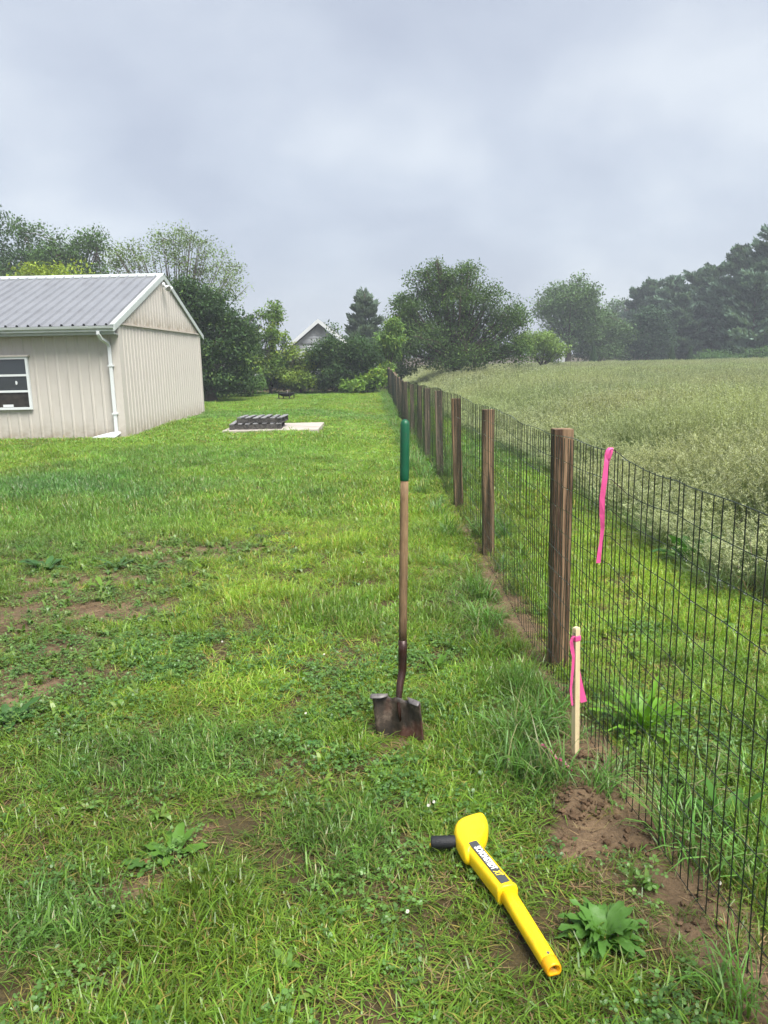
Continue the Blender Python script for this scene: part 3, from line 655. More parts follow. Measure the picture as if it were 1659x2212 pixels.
for s_ in (-1, 1):                                   # rolled foot rests
    mb = MB(); rings = []
    for k in range(7):
        f = .42+.58*k/6; p = bc+bu*(s_*f*bw)+bn*(.030*f*f); dep = .030*min(1, (k+.6)/2.2)*(1 if k < 6 else .8)
        up = -bd*.004
        rings.append([p+up*0-bd*-.002, p+up, p+up-bn*-dep*.5+(-bd)*.003, p+bn*dep+(-bd)*(-.003), p+bn*dep+bd*.006, p+bn*dep*.5+bd*.001])
    mb.loft(rings); fr = mb.build('foot_rest', steel, sv, True)
    mb = MB()
    for k in range(4):
        f = (.58, .70, .83, .74)[k]; p = bc+bu*(s_*f*bw)+bn*(.030*f*f+(.010, .010, .010, .017)[k])-bd*.0042; mb.tube([p, p+Vector((0, 0, .0012))], .0028, 8)
    mb.build('rivet', soc, fr)
# socket: closed tube under the handle, swept forward and opened into the blade
mb = MB(); K0 = H0+d_*.006; K3 = bc+bd*.10+bn*.014; K1 = H0-d_*.13; K2 = bc-bd*.015+bn*.012
pts = [K0, H0-d_*.04, H0-d_*.085, H0-d_*.12]; 
for t_ in np.linspace(.15, 1, 9):
    a0 = H0-d_*.12; a1 = H0-d_*.155; pts.append(a0*(1-t_)**3+a1*3*t_*(1-t_)**2+(K2-bd*.02)*3*t_*t_*(1-t_)+K3*t_**3)
rs = [.0182, .0186, .0182, .0176, .0172, .0168, .0162, .0155, .0145, .013, .011, .008, .004]
mb.tube(pts, rs[:len(pts)], 14); mb.build('socket', soc, sv, True)

# ---------------------------------------------------------------- yellow magnetic locator lying on the grass
zl = .05
yel = simple('yellow_plastic', (.88, .58, .008), .38, .45, var=.05, vscale=14)
def grime(m, c, sc, lo_, hi_, amt, zfade=None, stretch=(1, 1, 1)):
    t = m.node_tree; b = t.nodes['Principled BSDF']; tc = N(t, 'ShaderNodeTexCoord'); mp = N(t, 'ShaderNodeMapping', ins={'Scale': stretch}); t.links.new(tc.outputs['Object'], mp.inputs[0])
    n = N(t, 'ShaderNodeTexNoise', ins={'Scale': sc, 'Detail': 7.0, 'Roughness': .72}); t.links.new(mp.outputs[0], n.inputs['Vector'])
    r = N(t, 'ShaderNodeMapRange', ins={1: lo_, 2: hi_, 3: 0.0, 4: amt}); t.links.new(n.outputs[0], r.inputs[0]); f = r.outputs[0]
    if zfade:
        s = N(t, 'ShaderNodeSeparateXYZ'); t.links.new(tc.outputs['Object'], s.inputs[0]); q = N(t, 'ShaderNodeMapRange', ins={1: zfade[0], 2: zfade[1], 3: 1.0, 4: 0.0}); t.links.new(s.outputs[2], q.inputs[0])
        k = N(t, 'ShaderNodeMath', operation='MULTIPLY'); t.links.new(f, k.inputs[0]); t.links.new(q.outputs[0], k.inputs[1]); f = k.outputs[0]
    x = N(t, 'ShaderNodeMix', data_type='RGBA', ins={7: (*c, 1)}); t.links.new(f, x.inputs[0])
    old = b.inputs['Base Color'].links
    if old: t.links.new(old[0].from_socket, x.inputs[6])
    else: x.inputs[6].default_value = b.inputs['Base Color'].default_value
    t.links.new(x.outputs[2], b.inputs['Base Color'])
grime(yel, (.10, .055, .02), 55, .60, .72, .8); grime(yel, (.35, .20, .02), 18, .52, .75, .45)
grime(MT['handle'], (.035, .022, .013), 6, .45, .7, .8, stretch=(1, 1, .35)); grime(MT['handle'], (.03, .017, .010), 9, .25, .6, .95, (.28, .85), (1, 1, .3)); grime(gm, (.05, .045, .03), 14, .55, .75, .5); grime(MT['stake'], (.20, .13, .07), 14, .5, .7, .8, (.02, .14))
grime(MT['pink'], (.55, .10, .22), 40, .55, .75, .4)
c0 = gp(1040, 1868, zl); loc = empty('magnetic_locator', on(c0), 'yellow wand locator with black side handle lying on the grass', 'locator'); lo = loc.location
TIP = gp(1198, 2096, .042)-lo; STEP = gp(1097, 1932, .048)-lo; NECK = gp(1012, 1826, .060)-lo
axd = (TIP-STEP).normalized(); axb = (STEP-NECK).normalized(); sdv = axd.cross(Vector((0, 0, 1))).normalized(); upv = sdv.cross(axd).normalized()
if upv.z < 0: upv = -upv
def rr(c, w_, h_, ch, s=sdv, u_=upv):               # chamfered rectangular section
    a, b = w_/2, h_/2
    return [c+s*x_+u_*z_ for x_, z_ in ((-a+ch*.3, -b), (a-ch*.3, -b), (a, -b+ch*.5), (a, b-ch), (a-ch*.28, b-ch*.3), (a-ch, b), (-a+ch, b), (-a+ch*.28, b-ch*.3), (-a, b-ch), (-a, -b+ch*.5))]
ax2 = (STEP-NECK)
mb = MB(); mb.loft([rr(NECK+ax2*f, w_, h_, .018) for f, w_, h_ in ((-.16, .030, .030), (-.06, .050, .046), (.04, .054, .054), (.14, .053, .056), (.5, .055, .057), (.93, .057, .058), (.965, .062, .061), (1.0, .062, .060), (1.008, .059, .055))])
body = mb.build('body', yel, loc, True, auto=True)
tl = (TIP-STEP).length
mb = MB(); T_ = lambda f, w_, h_, c_=.016: rr(STEP+(TIP-STEP)*f, w_, h_, c_)
mb.loft([T_(-.06, .043, .043), T_(.3, .0425, .042), T_(.86, .041, .040), T_(.885, .040, .039), T_(.887, .0395, .038)])
tube_ = mb.build('tube', yel, loc, True, auto=True)
yel2 = simple('amber_plastic', (.72, .33, .004), .42, .4, var=.2, vscale=30)
mb = MB(); mb.loft([T_(.88, .040, .035), T_(.90, .0425, .038), T_(.985, .041, .036), T_(1.0, .038, .033), T_(.998, .028, .023, .010), T_(.93, .025, .020, .010)], cap1=True); mb.build('end_cap', yel2, loc, True, auto=True)
mb = MB(); mb.add(T_(.932, .023, .019, .009), [tuple(range(10))]); mb.build('end_hole', simple('dark_hole', (.05, .02, .003), .8), loc)
for f, off in ((.872, .006), (.55, 0.012)):
    if f > .8:
        mb = MB(); p = STEP+(TIP-STEP)*f+upv*.0195; mb.tube([p, p+upv*.0016], .0042, 8); mb.build('screw', steel, loc)
# head: a bulb that swells to the left, outline read at the height of its middle
out = [(1000, 1835), (990, 1820), (983, 1800), (988, 1786), (998, 1778), (1012, 1773), (1030, 1768), (1040, 1765), (1047, 1773), (1051, 1785), (1051, 1800), (1047, 1812), (1040, 1822), (1030, 1836), (1018, 1846), (1006, 1846)]
ring0 = [gp(x_, y_, .062)-lo for x_, y_ in out]; cen = sum(ring0, Vector())/len(ring0); ring0 = [cen+(p-cen)*1.15 for p in ring0]
mb = MB(); mb.loft([[Vector((cen.x+(p.x-cen.x)*k, cen.y+(p.y-cen.y)*k, z_-lo.z)) for p in ring0] for z_, k in ((.012, .62), (.020, .84), (.034, .96), (.050, 1.0), (.066, .98), (.080, .90), (.088, .76), (.091, .5))])
head = mb.build('head', yel, loc, False, auto=True)
md = head.modifiers.new('s', 'SUBSURF'); md.levels = md.render_levels = 2
head.data.polygons.foreach_set('use_smooth', [True]*len(head.data.polygons))
p = gp(1008, 1796, .09)-lo; mb = MB(); mb.tube([p-Vector((0, 0, .006)), p], .0045, 10); mb.build('screw', steel, loc)
blk = simple('black_foam', (.012, .013, .016), .55, .35, bump=.3, bscale=300)
ga = gp(992, 1818, .05)-lo; gb = gp(931, 1820, .045)-lo; gd = (gb-ga).normalized()
mb = MB(); gl = (gb-ga).length
mb.tube([ga+gd*s_ for s_ in (-.01, .004, .010, gl*.5, gl-.006, gl)], [.017, .0185, .0195, .0195, .0195, .017], 18); grip = mb.build('grip', blk, loc, True)
mb = MB(); mb.tube([gb+gd*.0-Vector((0, 0, .009)), gb+gd*.004-Vector((0, 0, .009))], .007, 10); mb.build('switch_cap', yel, loc)
mb = MB(); mb.tube([ga-gd*.016, ga+gd*.002], [.026, .021], 16); mb.build('handle_collar', yel, loc, True)
# label with lettering
lab = simple('label_grey', (.05, .055, .06), .5, .35)
la = NECK+ax2*.10; lb = NECK+ax2*.94; lx = (lb-la).normalized(); ly = upv.cross(lx).normalized(); lz = lx.cross(ly).normalized()
hs = .0283
mb = MB(); wl = .0138
def lp(s_, t_, z_): return la+(lb-la)*s_+ly*t_+lz*z_
mb.add([lp(0, -wl, hs), lp(1, -wl, hs+.001), lp(1, wl, hs+.001), lp(0, wl, hs), lp(0, -wl, hs+.0018), lp(1, -wl, hs+.0023), lp(1, wl, hs+.0023), lp(0, wl, hs+.0018)], [(0,3,2,1),(4,5,6,7),(0,1,5,4),(1,2,6,5),(2,3,7,6),(3,0,4,7)])
label = mb.build('label', lab, loc)
def lettering(txt, s0, s1, color, nm, sz=.024, shear=0.0):
    cu = bpy.data.curves.new(nm, 'FONT'); cu.body = txt; cu.size = 1; cu.offset = .035; cu.extrude = .01; cu.shear = shear; cu.resolution_u = 3
    to = bpy.data.objects.new(nm, cu); COL.objects.link(to); bpy.context.view_layer.update()
    me = bpy.data.meshes.new_from_object(to.evaluated_get(bpy.context.evaluated_depsgraph_get())); bpy.data.objects.remove(to)
    co = np.array([v.co for v in me.vertices]); co[:, 0] -= co[:, 0].min(); co[:, 0] /= co[:, 0].max(); ymid = (co[:, 1].max()+co[:, 1].min())/2; hgt = co[:, 1].max()-co[:, 1].min()
    for v, c in zip(me.vertices, co):
        s_ = s0+(s1-s0)*c[0]; q_ = lp(s_, -(-(c[1]-ymid)/hgt*sz), hs+.0024+.0004+(.0005 if c[2] > 0 else 0)); v.co = q_
    me.name = nm; return link(nm, me, color, label)
# ly points so that the words read from the head towards the tip
lettering('SCHONSTEDT', .14, .70, simple('white_print', (.85, .85, .85), .5), 'lettering', .0215)
lettering('XT', .725, .86, simple('yellow_print', (.75, .60, .05), .5), 'lettering', .0215, .25)

# ---------------------------------------------------------------- metal shed
sx1, sy0, sy1 = -5.5, 16.5, 23.9; sx0 = -14.6; EZ = 2.42; RZ = 3.70; ym = (sy0+sy1)/2
shed = empty('metal_shed', (sx1, sy0, 0), 'beige ribbed metal shed with grey standing-rib roof', 'shed'); so = Vector((sx1, sy0, 0))
tan_ = simple('beige_siding', (.50, .465, .425), .5, .35, var=.06, vscale=1.2)
tan2 = simple('beige_trim', (.47, .42, .37), .5, .35, var=.05, vscale=2)
roofm = simple('grey_roof_metal', (.25, .258, .28), .33, .5, metal=.35, var=.14, vscale=1.5)
trim = simple('pale_trim', (.42, .46, .45), .45, .4, var=.07, vscale=3)
white = simple('white_frame', (.62, .65, .66), .4, .4)
RP = .2286
grime(tan_, (.24, .19, .13), 5, .35, .6, .75, (.02, .42)); grime(tan_, (.30, .27, .23), 2.2, .5, .72, .35, None, (4, 4, .5)); grime(roofm, (.14, .13, .14), 2.5, .5, .75, .4)
def panel(n_ribs, h, rib=.013, top=None):
    """ribbed sheet in the x-z plane facing -y, width n*RP; top(x) gives the cut height"""
    mb = MB(); xs_ = [0]
    for k in range(n_ribs):
        b_ = k*RP+RP/2; xs_ += [b_-.032, b_-.014, b_+.014, b_+.032]
        if True: xs_ += [b_+RP*.5-.006] if k < n_ribs-1 else []
    xs_.append(n_ribs*RP); prof = []
    for x_ in xs_:
        r_ = min(abs(x_-(k*RP+RP/2)) for k in range(n_ribs)); prof.append((x_, -rib if r_ < .02 else 0))
    th = h if top is None else None
    v = []
    for x_, d in prof:
        v.append((x_, d, 0)); v.append((x_, d, h if top is None else top(x_)))
    f = [(2*i, 2*i+2, 2*i+3, 2*i+1) for i in range(len(prof)-1)]; mb.add(v, f); return mb
def screws(n_ribs, hs_, flip=1):
    mb = MB()
    for k in range(n_ribs):
        for h in hs_:
            x_ = k*RP+RP/2+.05; mb.box((x_-.008, -.006, h-.008), (x_+.008, 0, h+.008))
    return mb.mesh('screws')
pm = panel(4, EZ-.02).mesh('wall_panel'); pm.materials.append(tan_); smh = screws(4, (.45, .95, 1.45, 1.95)); smh.materials.append(tan2)
npan = 10
for k in range(npan):                                  # front wall, facing the camera
    o = link('wall_panel', pm, None, shed); o.location = (-.06-(k+1)*RP*4, .0, 0)
    o2 = link('screws', smh, None, o)
mb = MB(); mb.box((sx0-sx1, .01, 0), (0, .06, EZ-.03)); mb.build('front_wall_backing', tan2, shed)
# gable wall, facing +x: lower sheets and the upper sheets that lap over them
LY = sy1-sy0; ng_ = 8
for k in range(ng_):
    o = link('wall_panel', pm, None, shed); o.rotation_euler.z = PI/2; o.location = (0, .04+k*RP*4*(LY-.08)/(ng_*RP*4), 0); o.scale = ((LY-.08)/(ng_*RP*4), 1, 1)
def roofz(y_): return RZ-.03-(RZ-EZ)*abs(y_-LY/2)/(LY/2)
for k in range(ng_):
    y_ = .0+k*LY/ng_; w_ = LY/ng_/(RP*4)
    g_ = panel(4, 1, top=lambda x_, y_=y_, w_=w_: max(.02, roofz(y_+x_*w_)-EZ+.02)); o = g_.build('gable_panel', tan_, shed); o.rotation_euler.z = PI/2; o.location = (.022, y_, EZ-.03); o.scale.x = w_
mb = MB(); mb.add([(-.02, 0, EZ-.1), (-.02, LY, EZ-.1), (-.02, LY, EZ-.04), (-.02, LY/2, RZ-.07), (-.02, 0, EZ-.04)], [(0, 1, 2, 3, 4)]); mb.add([(-.03, 0, 0), (-.03, LY, 0), (-.03, LY, EZ-.05), (-.03, 0, EZ-.05)], [(0, 1, 2, 3)]); mb.build('gable_backing', tan2, shed)
mb = MB(); mb.box((.018, -.01, EZ-.06), (.052, LY, EZ-.028)); mb.build('lap_flashing', tan2, shed)
mb = MB(); mb.box((-.13, -.026, 0), (.030, .012, EZ-.08)); mb.box((.0, -.024, 0), (.031, .16, EZ-.081)); mb.build('corner_trim', tan_, shed)
mb = MB(); mb.box((-.02, LY-.13, 0), (.03, LY+.02, EZ-.07)); mb.build('corner_trim', tan_, shed)
mb = MB(); mb.box((sx0-sx1, LY-.05, 0), (-.03, LY, EZ-.05)); mb.build('back_wall', tan_, shed)
mb = MB(); mb.add([(sx0-sx1, 0, 0), (sx0-sx1, LY, 0), (sx0-sx1, LY, EZ-.05), (sx0-sx1, LY/2, RZ-.06), (sx0-sx1, 0, EZ-.05)], [(4, 3, 2, 1, 0)]); mb.build('end_wall', tan_, shed)
# roof sheets
ov = .32; dz = (RZ-EZ)/(LY/2); sl_len = math.hypot(LY/2+ov, (LY/2+ov)*dz)
pr = panel(4, sl_len, rib=.042).mesh('roof_panel'); pr.materials.append(roofm)
tilt = math.atan2((LY/2+ov)*dz, LY/2+ov)
for k in range(npan):
    o = link('roof_panel', pr, None, shed); o.location = (.02-(k+1)*RP*4, -ov+.001*k, EZ-ov*dz+.02); o.rotation_euler.x = -(PI/2-tilt)
for k in range(npan):
    o = link('roof_panel', pr, None, shed); o.location = (.02-k*RP*4, LY+ov, EZ-ov*dz+.02); o.rotation_euler = (-(PI/2-tilt), 0, PI)
mb = MB(); xa, xb = sx0-sx1-.05, .09
c_ = LY/2
mb.add([(xa, c_-.17, RZ-.17*dz+.055), (xb, c_-.17, RZ-.17*dz+.055), (xb, c_, RZ+.07), (xa, c_, RZ+.07), (xa, c_+.17, RZ-.17*dz+.055), (xb, c_+.17, RZ-.17*dz+.055), (xa, c_-.17, RZ-.17*dz+.03), (xb, c_-.17, RZ-.17*dz+.03)], [(0, 1, 2, 3), (3, 2, 5, 4), (6, 7, 1, 0)]); mb.build('ridge_cap', trim, shed)
for sgn in (0, 1):                                     # rake trims on the gable edge
    mb = MB(); ya_ = -ov-.02 if sgn == 0 else LY+ov+.02; za_ = EZ-(ov+.02)*dz
    p0, p1 = (ya_, za_), (c_, RZ+.01)
    for (xa_, xb_, zlo, zhi) in ((-.02, .075, .035, .050), (.05, .078, -.085, .036)):
        mb.add([(xa_, p0[0], p0[1]+zlo), (xb_, p0[0], p0[1]+zlo), (xb_, p1[0], p1[1]+zlo), (xa_, p1[0], p1[1]+zlo), (xa_, p0[0], p0[1]+zhi), (xb_, p0[0], p0[1]+zhi), (xb_, p1[0], p1[1]+zhi), (xa_, p1[0], p1[1]+zhi)],
               [(0,3,2,1),(4,5,6,7),(0,1,5,4),(1,2,6,5),(2,3,7,6),(3,0,4,7)])
    mb.build('rake_trim', trim, shed, auto=True)
# eave: fascia, soffit and gutter
ge = EZ-ov*dz
mb = MB(); mb.box((sx0-sx1, -ov+.02, ge-.16), (.05, -ov+.05, ge-.005)); mb.box((sx0-sx1, -ov+.05, ge-.16), (.05, -.03, ge-.145)); mb.build('fascia', trim, shed)
mb = MB(); gp_ = [(-.0, -.0), (-.0, -.10), (-.07, -.10), (-.075, -.065), (-.105, -.04), (-.115, .005), (-.105, .008), (-.10, -.03), (-.065, -.06), (-.06, -.088), (-.012, -.088), (-.012, 0)]
mb.loft([[(x_, -ov+.018+a, ge+b) for a, b in gp_] for x_ in (sx0-sx1, -4, -.0, .06)]); mb.build('gutter', trim, shed, auto=True)
mb = MB(); xd = -.16
def rect_tube(mb, pts, w_=.031, d=.028):
    rings = []
    for i, p in enumerate(pts):
        p = Vector(p); t_ = (Vector(pts[min(i+1, len(pts)-1)])-Vector(pts[max(i-1, 0)])).normalized(); n_ = Vector((1, 0, 0)).cross(t_).normalized()
        s_ = (Vector((1, 0, 0))-t_*t_.x).normalized(); rings.append([p-s_*w_-n_*d, p+s_*w_-n_*d, p+s_*w_+n_*d, p-s_*w_+n_*d])
    mb.loft(rings)
rect_tube(mb, [(xd-.10, -ov-.04, ge-.09), (xd-.10, -ov-.04, ge-.15), (xd-.08, -ov+.03, ge-.24), (xd-.01, -.12, ge-.33), (xd, -.075, ge-.40), (xd, -.07, 1.2), (xd, -.07, .14), (xd+.01, -.10, .085), (xd+.0, -.22, .05)]); ds = mb.build('downspout', white, shed, auto=True)
for z_ in (.5, 1.5):
    mb = MB(); mb.box((xd-.058, -.112, z_), (xd+.058, -.028, z_+.03)); mb.build('strap', white, ds)
mb = MB(); mb.add([(xd-.42, -.34, .035), (xd+.05, -.34, .03), (xd+.09, -.06, .10), (xd-.09, -.06, .10), (xd-.42, -.34, .055), (xd+.05, -.34, .055), (xd+.09, -.06, .13), (xd-.09, -.06, .13)], [(0,3,2,1),(4,5,6,7),(0,1,5,4),(1,2,6,5),(2,3,7,6),(3,0,4,7)]); mb.build('splash_foot', white, ds)
# window of three stacked panes in the front wall
wtr = at(62, 770, sy0)-so; wbr = at(72, 884, sy0)-so; wx1 = (wtr.x+wbr.x)/2; wx0 = wx1-.95; wz1, wz0 = wtr.z, wbr.z
win = bpy.data.objects.new('window', None); COL.objects.link(win); win.parent = shed; win.empty_display_size = .1
fr = MB(); tk = .05
for lo_, hi_ in (((wx0, -.075, wz0), (wx1, -.012, wz0+tk)), ((wx0, -.075, wz1-tk), (wx1, -.012, wz1)), ((wx0, -.075, wz0+tk), (wx0+tk, -.012, wz1-tk)), ((wx1-tk, -.075, wz0+tk), (wx1, -.012, wz1-tk))): fr.box(lo_, hi_)
fr.build('frame', white, win)
ih = (wz1-wz0-2*tk)/3
glass = simple('dark_window_glass', (.035, .042, .048), .08, .8); glass2 = simple('dusty_window_glass', (.03, .026, .022), .3, .5, var=.8, vscale=9)
for k in range(3):
    z0_ = wz0+tk+k*ih; mb = MB(); mb.box((wx0+tk, -.045, z0_), (wx1-tk, -.035, z0_+ih)); mb.build('pane', glass2 if k == 0 else glass, win)
    if k: mb = MB(); mb.box((wx0+tk, -.07, z0_-.022), (wx1-tk, -.025, z0_+.022)); mb.build('glazing_bar', white, win)
mb = MB(); mb.box((wx0-.03, -.10, wz1+.0), (wx1+.03, -.01, wz1+.035)); mb.build('drip_cap', tan_, win)
p = at(37, 827, sy0)-so; mb = MB()
mb.loft([[(p.x+.030*math.cos(a)*(1 if math.cos(a) > 0 else .5), y_, p.z+.042*math.sin(a)) for a in np.linspace(0, 2*PI, 12, endpoint=False)] for y_ in (-.048, -.046)]); mb.build('white_sticker', white, win)
mb = MB(); mb.box((wx0+tk+.28, -.0475, wz0+tk+.01), (wx0+tk+.50, -.0455, wz0+tk+.06)); mb.build('paper_label', white, win)
# twin flood lamp under the ridge
fp = at(361, 622, ym-.1)-so; fl_ = bpy.data.objects.new('flood_lamp', None); COL.objects.link(fl_); fl_.parent = shed; fl_.location = (.06, fp.y, fp.z+.08); fl_.empty_display_size = .1
mb = MB(); mb.tube([(0, 0, 0), (.05, 0, 0)], .055, 10); mb.build('lamp_base', white, fl_)
for s_ in (-1, 1):
    mb = MB(); d = Vector((.75, s_*.55, -.55)).normalized(); b0 = Vector((.05, s_*.05, -.02)); mb.tube([b0, b0+d*.05, b0+d*.09, b0+d*.17], [.022, .028, .05, .075], 12); h_ = mb.build('lamp_head', white, fl_, True)
    mb = MB(); mb.tube([b0+d*.171, b0+d*.174], .066, 12); mb.build('lens', simple('lamp_lens', (.25, .24, .22), .3), h_)

# ---------------------------------------------------------------- slab, pallets, fire pit
zsl = g1(-2.5, 17.9)
mb = MB(); mb.box((SLAB[0], SLAB[2], zsl-.1), (SLAB[1], SLAB[3], zsl+.045)); o = mb.build('concrete_slab', simple('concrete', (.36, .325, .29), .8, .25, var=.3, vscale=1.6, bump=.3), bevel=.012); tag(o, 'worn pale concrete slab set in the lawn under the pallets', 'slab')
def pallet(name, loc_, rz, L_, W_, nb, label, top=True):
    t_ = empty(name, loc_, label, 'pallet', rz=rz)
    for k in range(3):
        mb = MB(); y_ = -W_/2+k*(W_-.04)/2; mb.box((-L_/2, y_, .018), (L_/2, y_+.04, .105)); mb.build('stringer', MT['pallet'], t_)
    for k in range(nb):
        x_ = -L_/2+k*(L_-.10)/(nb-1); mb = MB(); mb.box((x_+random.uniform(-.01, .01), -W_/2-.005, .107), (x_+.10, W_/2+.005, .125)); o = mb.build('deck_board', MT['pallet_top'], t_); o.rotation_euler = (random.uniform(-.012, .012), 0, random.uniform(-.03, .03)); o.location.z = random.uniform(0, .008)
    for k in range(3):
        x_ = -L_/2+k*(L_-.10)/2; mb = MB(); mb.box((x_, -W_/2, 0), (x_+.10, W_/2, .016)); mb.build('bottom_board', MT['pallet'], t_)
    return t_
pl = gp(505, 935); z0_ = zsl+.046
pallet('wooden_pallet', (-2.86, 17.75, z0_), rad(3), 1.16, 1.0, 7, 'dark weathered pallet at the bottom of the stack on the slab')
pallet('wooden_pallet', (-2.74, 17.80, z0_+.127), rad(-2), 1.02, .92, 6, 'grey topped pallet lying on top of the stack on the slab')
iron = simple('black_iron', (.012, .012, .013), .6, .4, var=.4, vscale=8)
fpos = on(PIT); fp_ = empty('fire_pit', fpos, 'round black iron fire pit bowl on short legs in front of the hedge', 'fire pit')
mb = MB(); R_ = .34; prof = [(.10, .10), (.20, .115), (.28, .16), (R_, .225), (R_+.03, .235), (R_+.03, .245), (R_-.01, .24), (.26, .175), (.18, .135), (.08, .12)]
mb.loft([[(r_*math.cos(a), r_*math.sin(a), z_) for a in np.linspace(0, 2*PI, 24, endpoint=False)] for r_, z_ in prof]); mb.build('bowl', iron, fp_, True, auto=True)
for k in range(4):
    a = k*PI/2+.5; mb = MB(); mb.tube([(R_*.98*math.cos(a), R_*.98*math.sin(a), -.02), (R_*.98*math.cos(a), R_*.98*math.sin(a), .24)], .022, 6); mb.build('leg', iron, fp_)
mb = MB(); mb.tube([(.02, .03, .13), (.05, -.02, .33)], .022, 6); o = mb.build('ash_log', simple('charred_log', (.3, .28, .26), .9), fp_)

# ---------------------------------------------------------------- trees
def unit(n, r): v = r.normal(size=(n, 3)); return v/np.linalg.norm(v, axis=1)[:, None]
def kites(P, D, Wd, ln, wd):
    return np.stack([P, P+D*(ln*.5)[:, None]-Wd*(wd*.5)[:, None], P+D*ln[:, None], P+D*(ln*.5)[:, None]+Wd*(wd*.5)[:, None]], 1)
def foliage(lobes, nleaf, size, col, r, clus=.22, per=20, var=.25, tip=None, shell=2.4, droop=.25, sub=7, subr=(.30, .5), slim=.6):
    """lobes: list of (centre, rx, ry, rz). Returns leaf quads, colours and sprig points."""
    C, Rr, Wt = [], [], []
    for c, rx, ry, rz in lobes:
        C.append(np.array(c)); Rr.append(np.array((rx, ry, rz))*.80); Wt.append((rx*ry*rz)**.75)
        for k in range(sub):
            d = unit(1, r)[0]; d[2] = abs(d[2])*.8+.15*d[2]; s = r.uniform(*subr)
            C.append(np.array(c)+d*np.array((rx, ry, rz))*r.uniform(.72, .95)); Rr.append(np.array((rx, ry, rz))*s*np.array((1, 1, .85))+.05); Wt.append((rx*ry*rz*s**3)**.7*.9)
    C, Rr, Wt = np.array(C), np.array(Rr), np.array(Wt); ncl = max(8, nleaf//per)
    i = r.choice(len(C), ncl, p=Wt/Wt.sum()); d = unit(ncl, r); pass
    P = C[i]+d*Rr[i]*(r.random(ncl)**(1/shell))[:, None]
    P = P[P[:, 2] > .12]; ncl = len(P); shade = 1+1.5*var*(r.random(ncl)*2-1)
    k = np.repeat(np.arange(ncl), per); n = len(k); off = np.clip(r.normal(size=(n, 3)), -1.5, 1.5)*clus*np.array((1, 1, .7))
    Q = P[k]+off; Q[:, 2] = np.maximum(Q[:, 2], .05)
    D = unit(n, r); D[:, 2] -= droop; D /= np.linalg.norm(D, axis=1)[:, None]; Wv = np.cross(D, unit(n, r)+np.array((0, 0, 1.5))); Wv /= np.linalg.norm(Wv, axis=1)[:, None]+1e-6
    ln = size*r.uniform(.6, 1.25, n); V = kites(Q, D, Wv, ln, ln*slim)
    c = np.array(col)*shade[k][:, None]*r.uniform(.9, 1.1, (n, 1))
    if tip is not None:
        f = (r.random(ncl) < tip[1])[k]; c[f] = np.array(tip[0])*r.uniform(.8, 1.2, (f.sum(), 1))
    return V, c, P, C
def limbs(base, r0, hubs, P, r, twigs=60, split=.35):
    mb = MB(); base = Vector(base); top = Vector(np.mean(hubs, 0)); f0 = base+(top-base)*split; f0.x = base.x*.7+f0.x*.3
    mb.tube([base-Vector((0, 0, .15)), base+(f0-base)*.1, base+(f0-base)*.5, f0], [r0*1.5, r0*1.1, r0*.95, r0*.85], 9)
    hp = []
    for h in hubs:
        h = Vector(h); m_ = f0*.45+h*.55+Vector((0, 0, -.08*(h-f0).length)); pts = [f0*(1-t_)**2+m_*2*t_*(1-t_)+h*t_*t_ for t_ in (0, .33, .66, 1)]
        mb.tube(pts, [r0*.42, r0*.28, r0*.17, r0*.06], 6); hp.append(h)
    if twigs and len(P):
        for q_ in P[r.choice(len(P), min(twigs, len(P)), replace=False)]:
            q_ = Vector(q_); h = min(hp, key=lambda a: (a-q_).length); m_ = (h+q_)/2+Vector((0, 0, .06*(h-q_).length)); mb.tube([h, m_, q_], [r0*.11, r0*.07, r0*.03], 4, False)
    return mb
def tree(name, label, Yd, lobes_px, base_px, nleaf, size, col, seed, cat='tree', r0=.14, group=None, depth=.85, twigs=60, **kw):
    """lobes given as (px, py, rx, ry) in the photograph, at distance Yd; the trunk stands on the ground there"""
    r = np.random.default_rng(seed); lobes = []
    for i, lb in enumerate(lobes_px):
        px, py, rx, ry = lb[:4]; dy_ = lb[4] if len(lb) > 4 else r.uniform(-.4, .4)
        c = at(px, py, Yd+dy_); rxm = rx/F*Yd; lobes.append(((c.x, c.y, c.z), rxm, rxm*depth, ry/F*Yd))
    b = at(base_px, 850, Yd); b.z = g1(b.x, b.y)
    V, c, P, C = foliage(lobes, nleaf, size, col, r, **kw)
    root = empty(name, b, label, cat, group); bn_ = np.array(b)
    o = link('crown', quads('crown', V-bn_, c), MT['tree'], root)
    mb = limbs((0, 0, 0), r0, (C if twigs > 100 else C[:max(len(lobes), min(len(C), 14))])-bn_, P-bn_, r, twigs); mb.build('trunk', MT['bark'], root, True)
    return root
gD = (.048, .095, .034); gM = (.075, .140, .042); gL = (.13, .215, .05); gY = (.24, .32, .045)
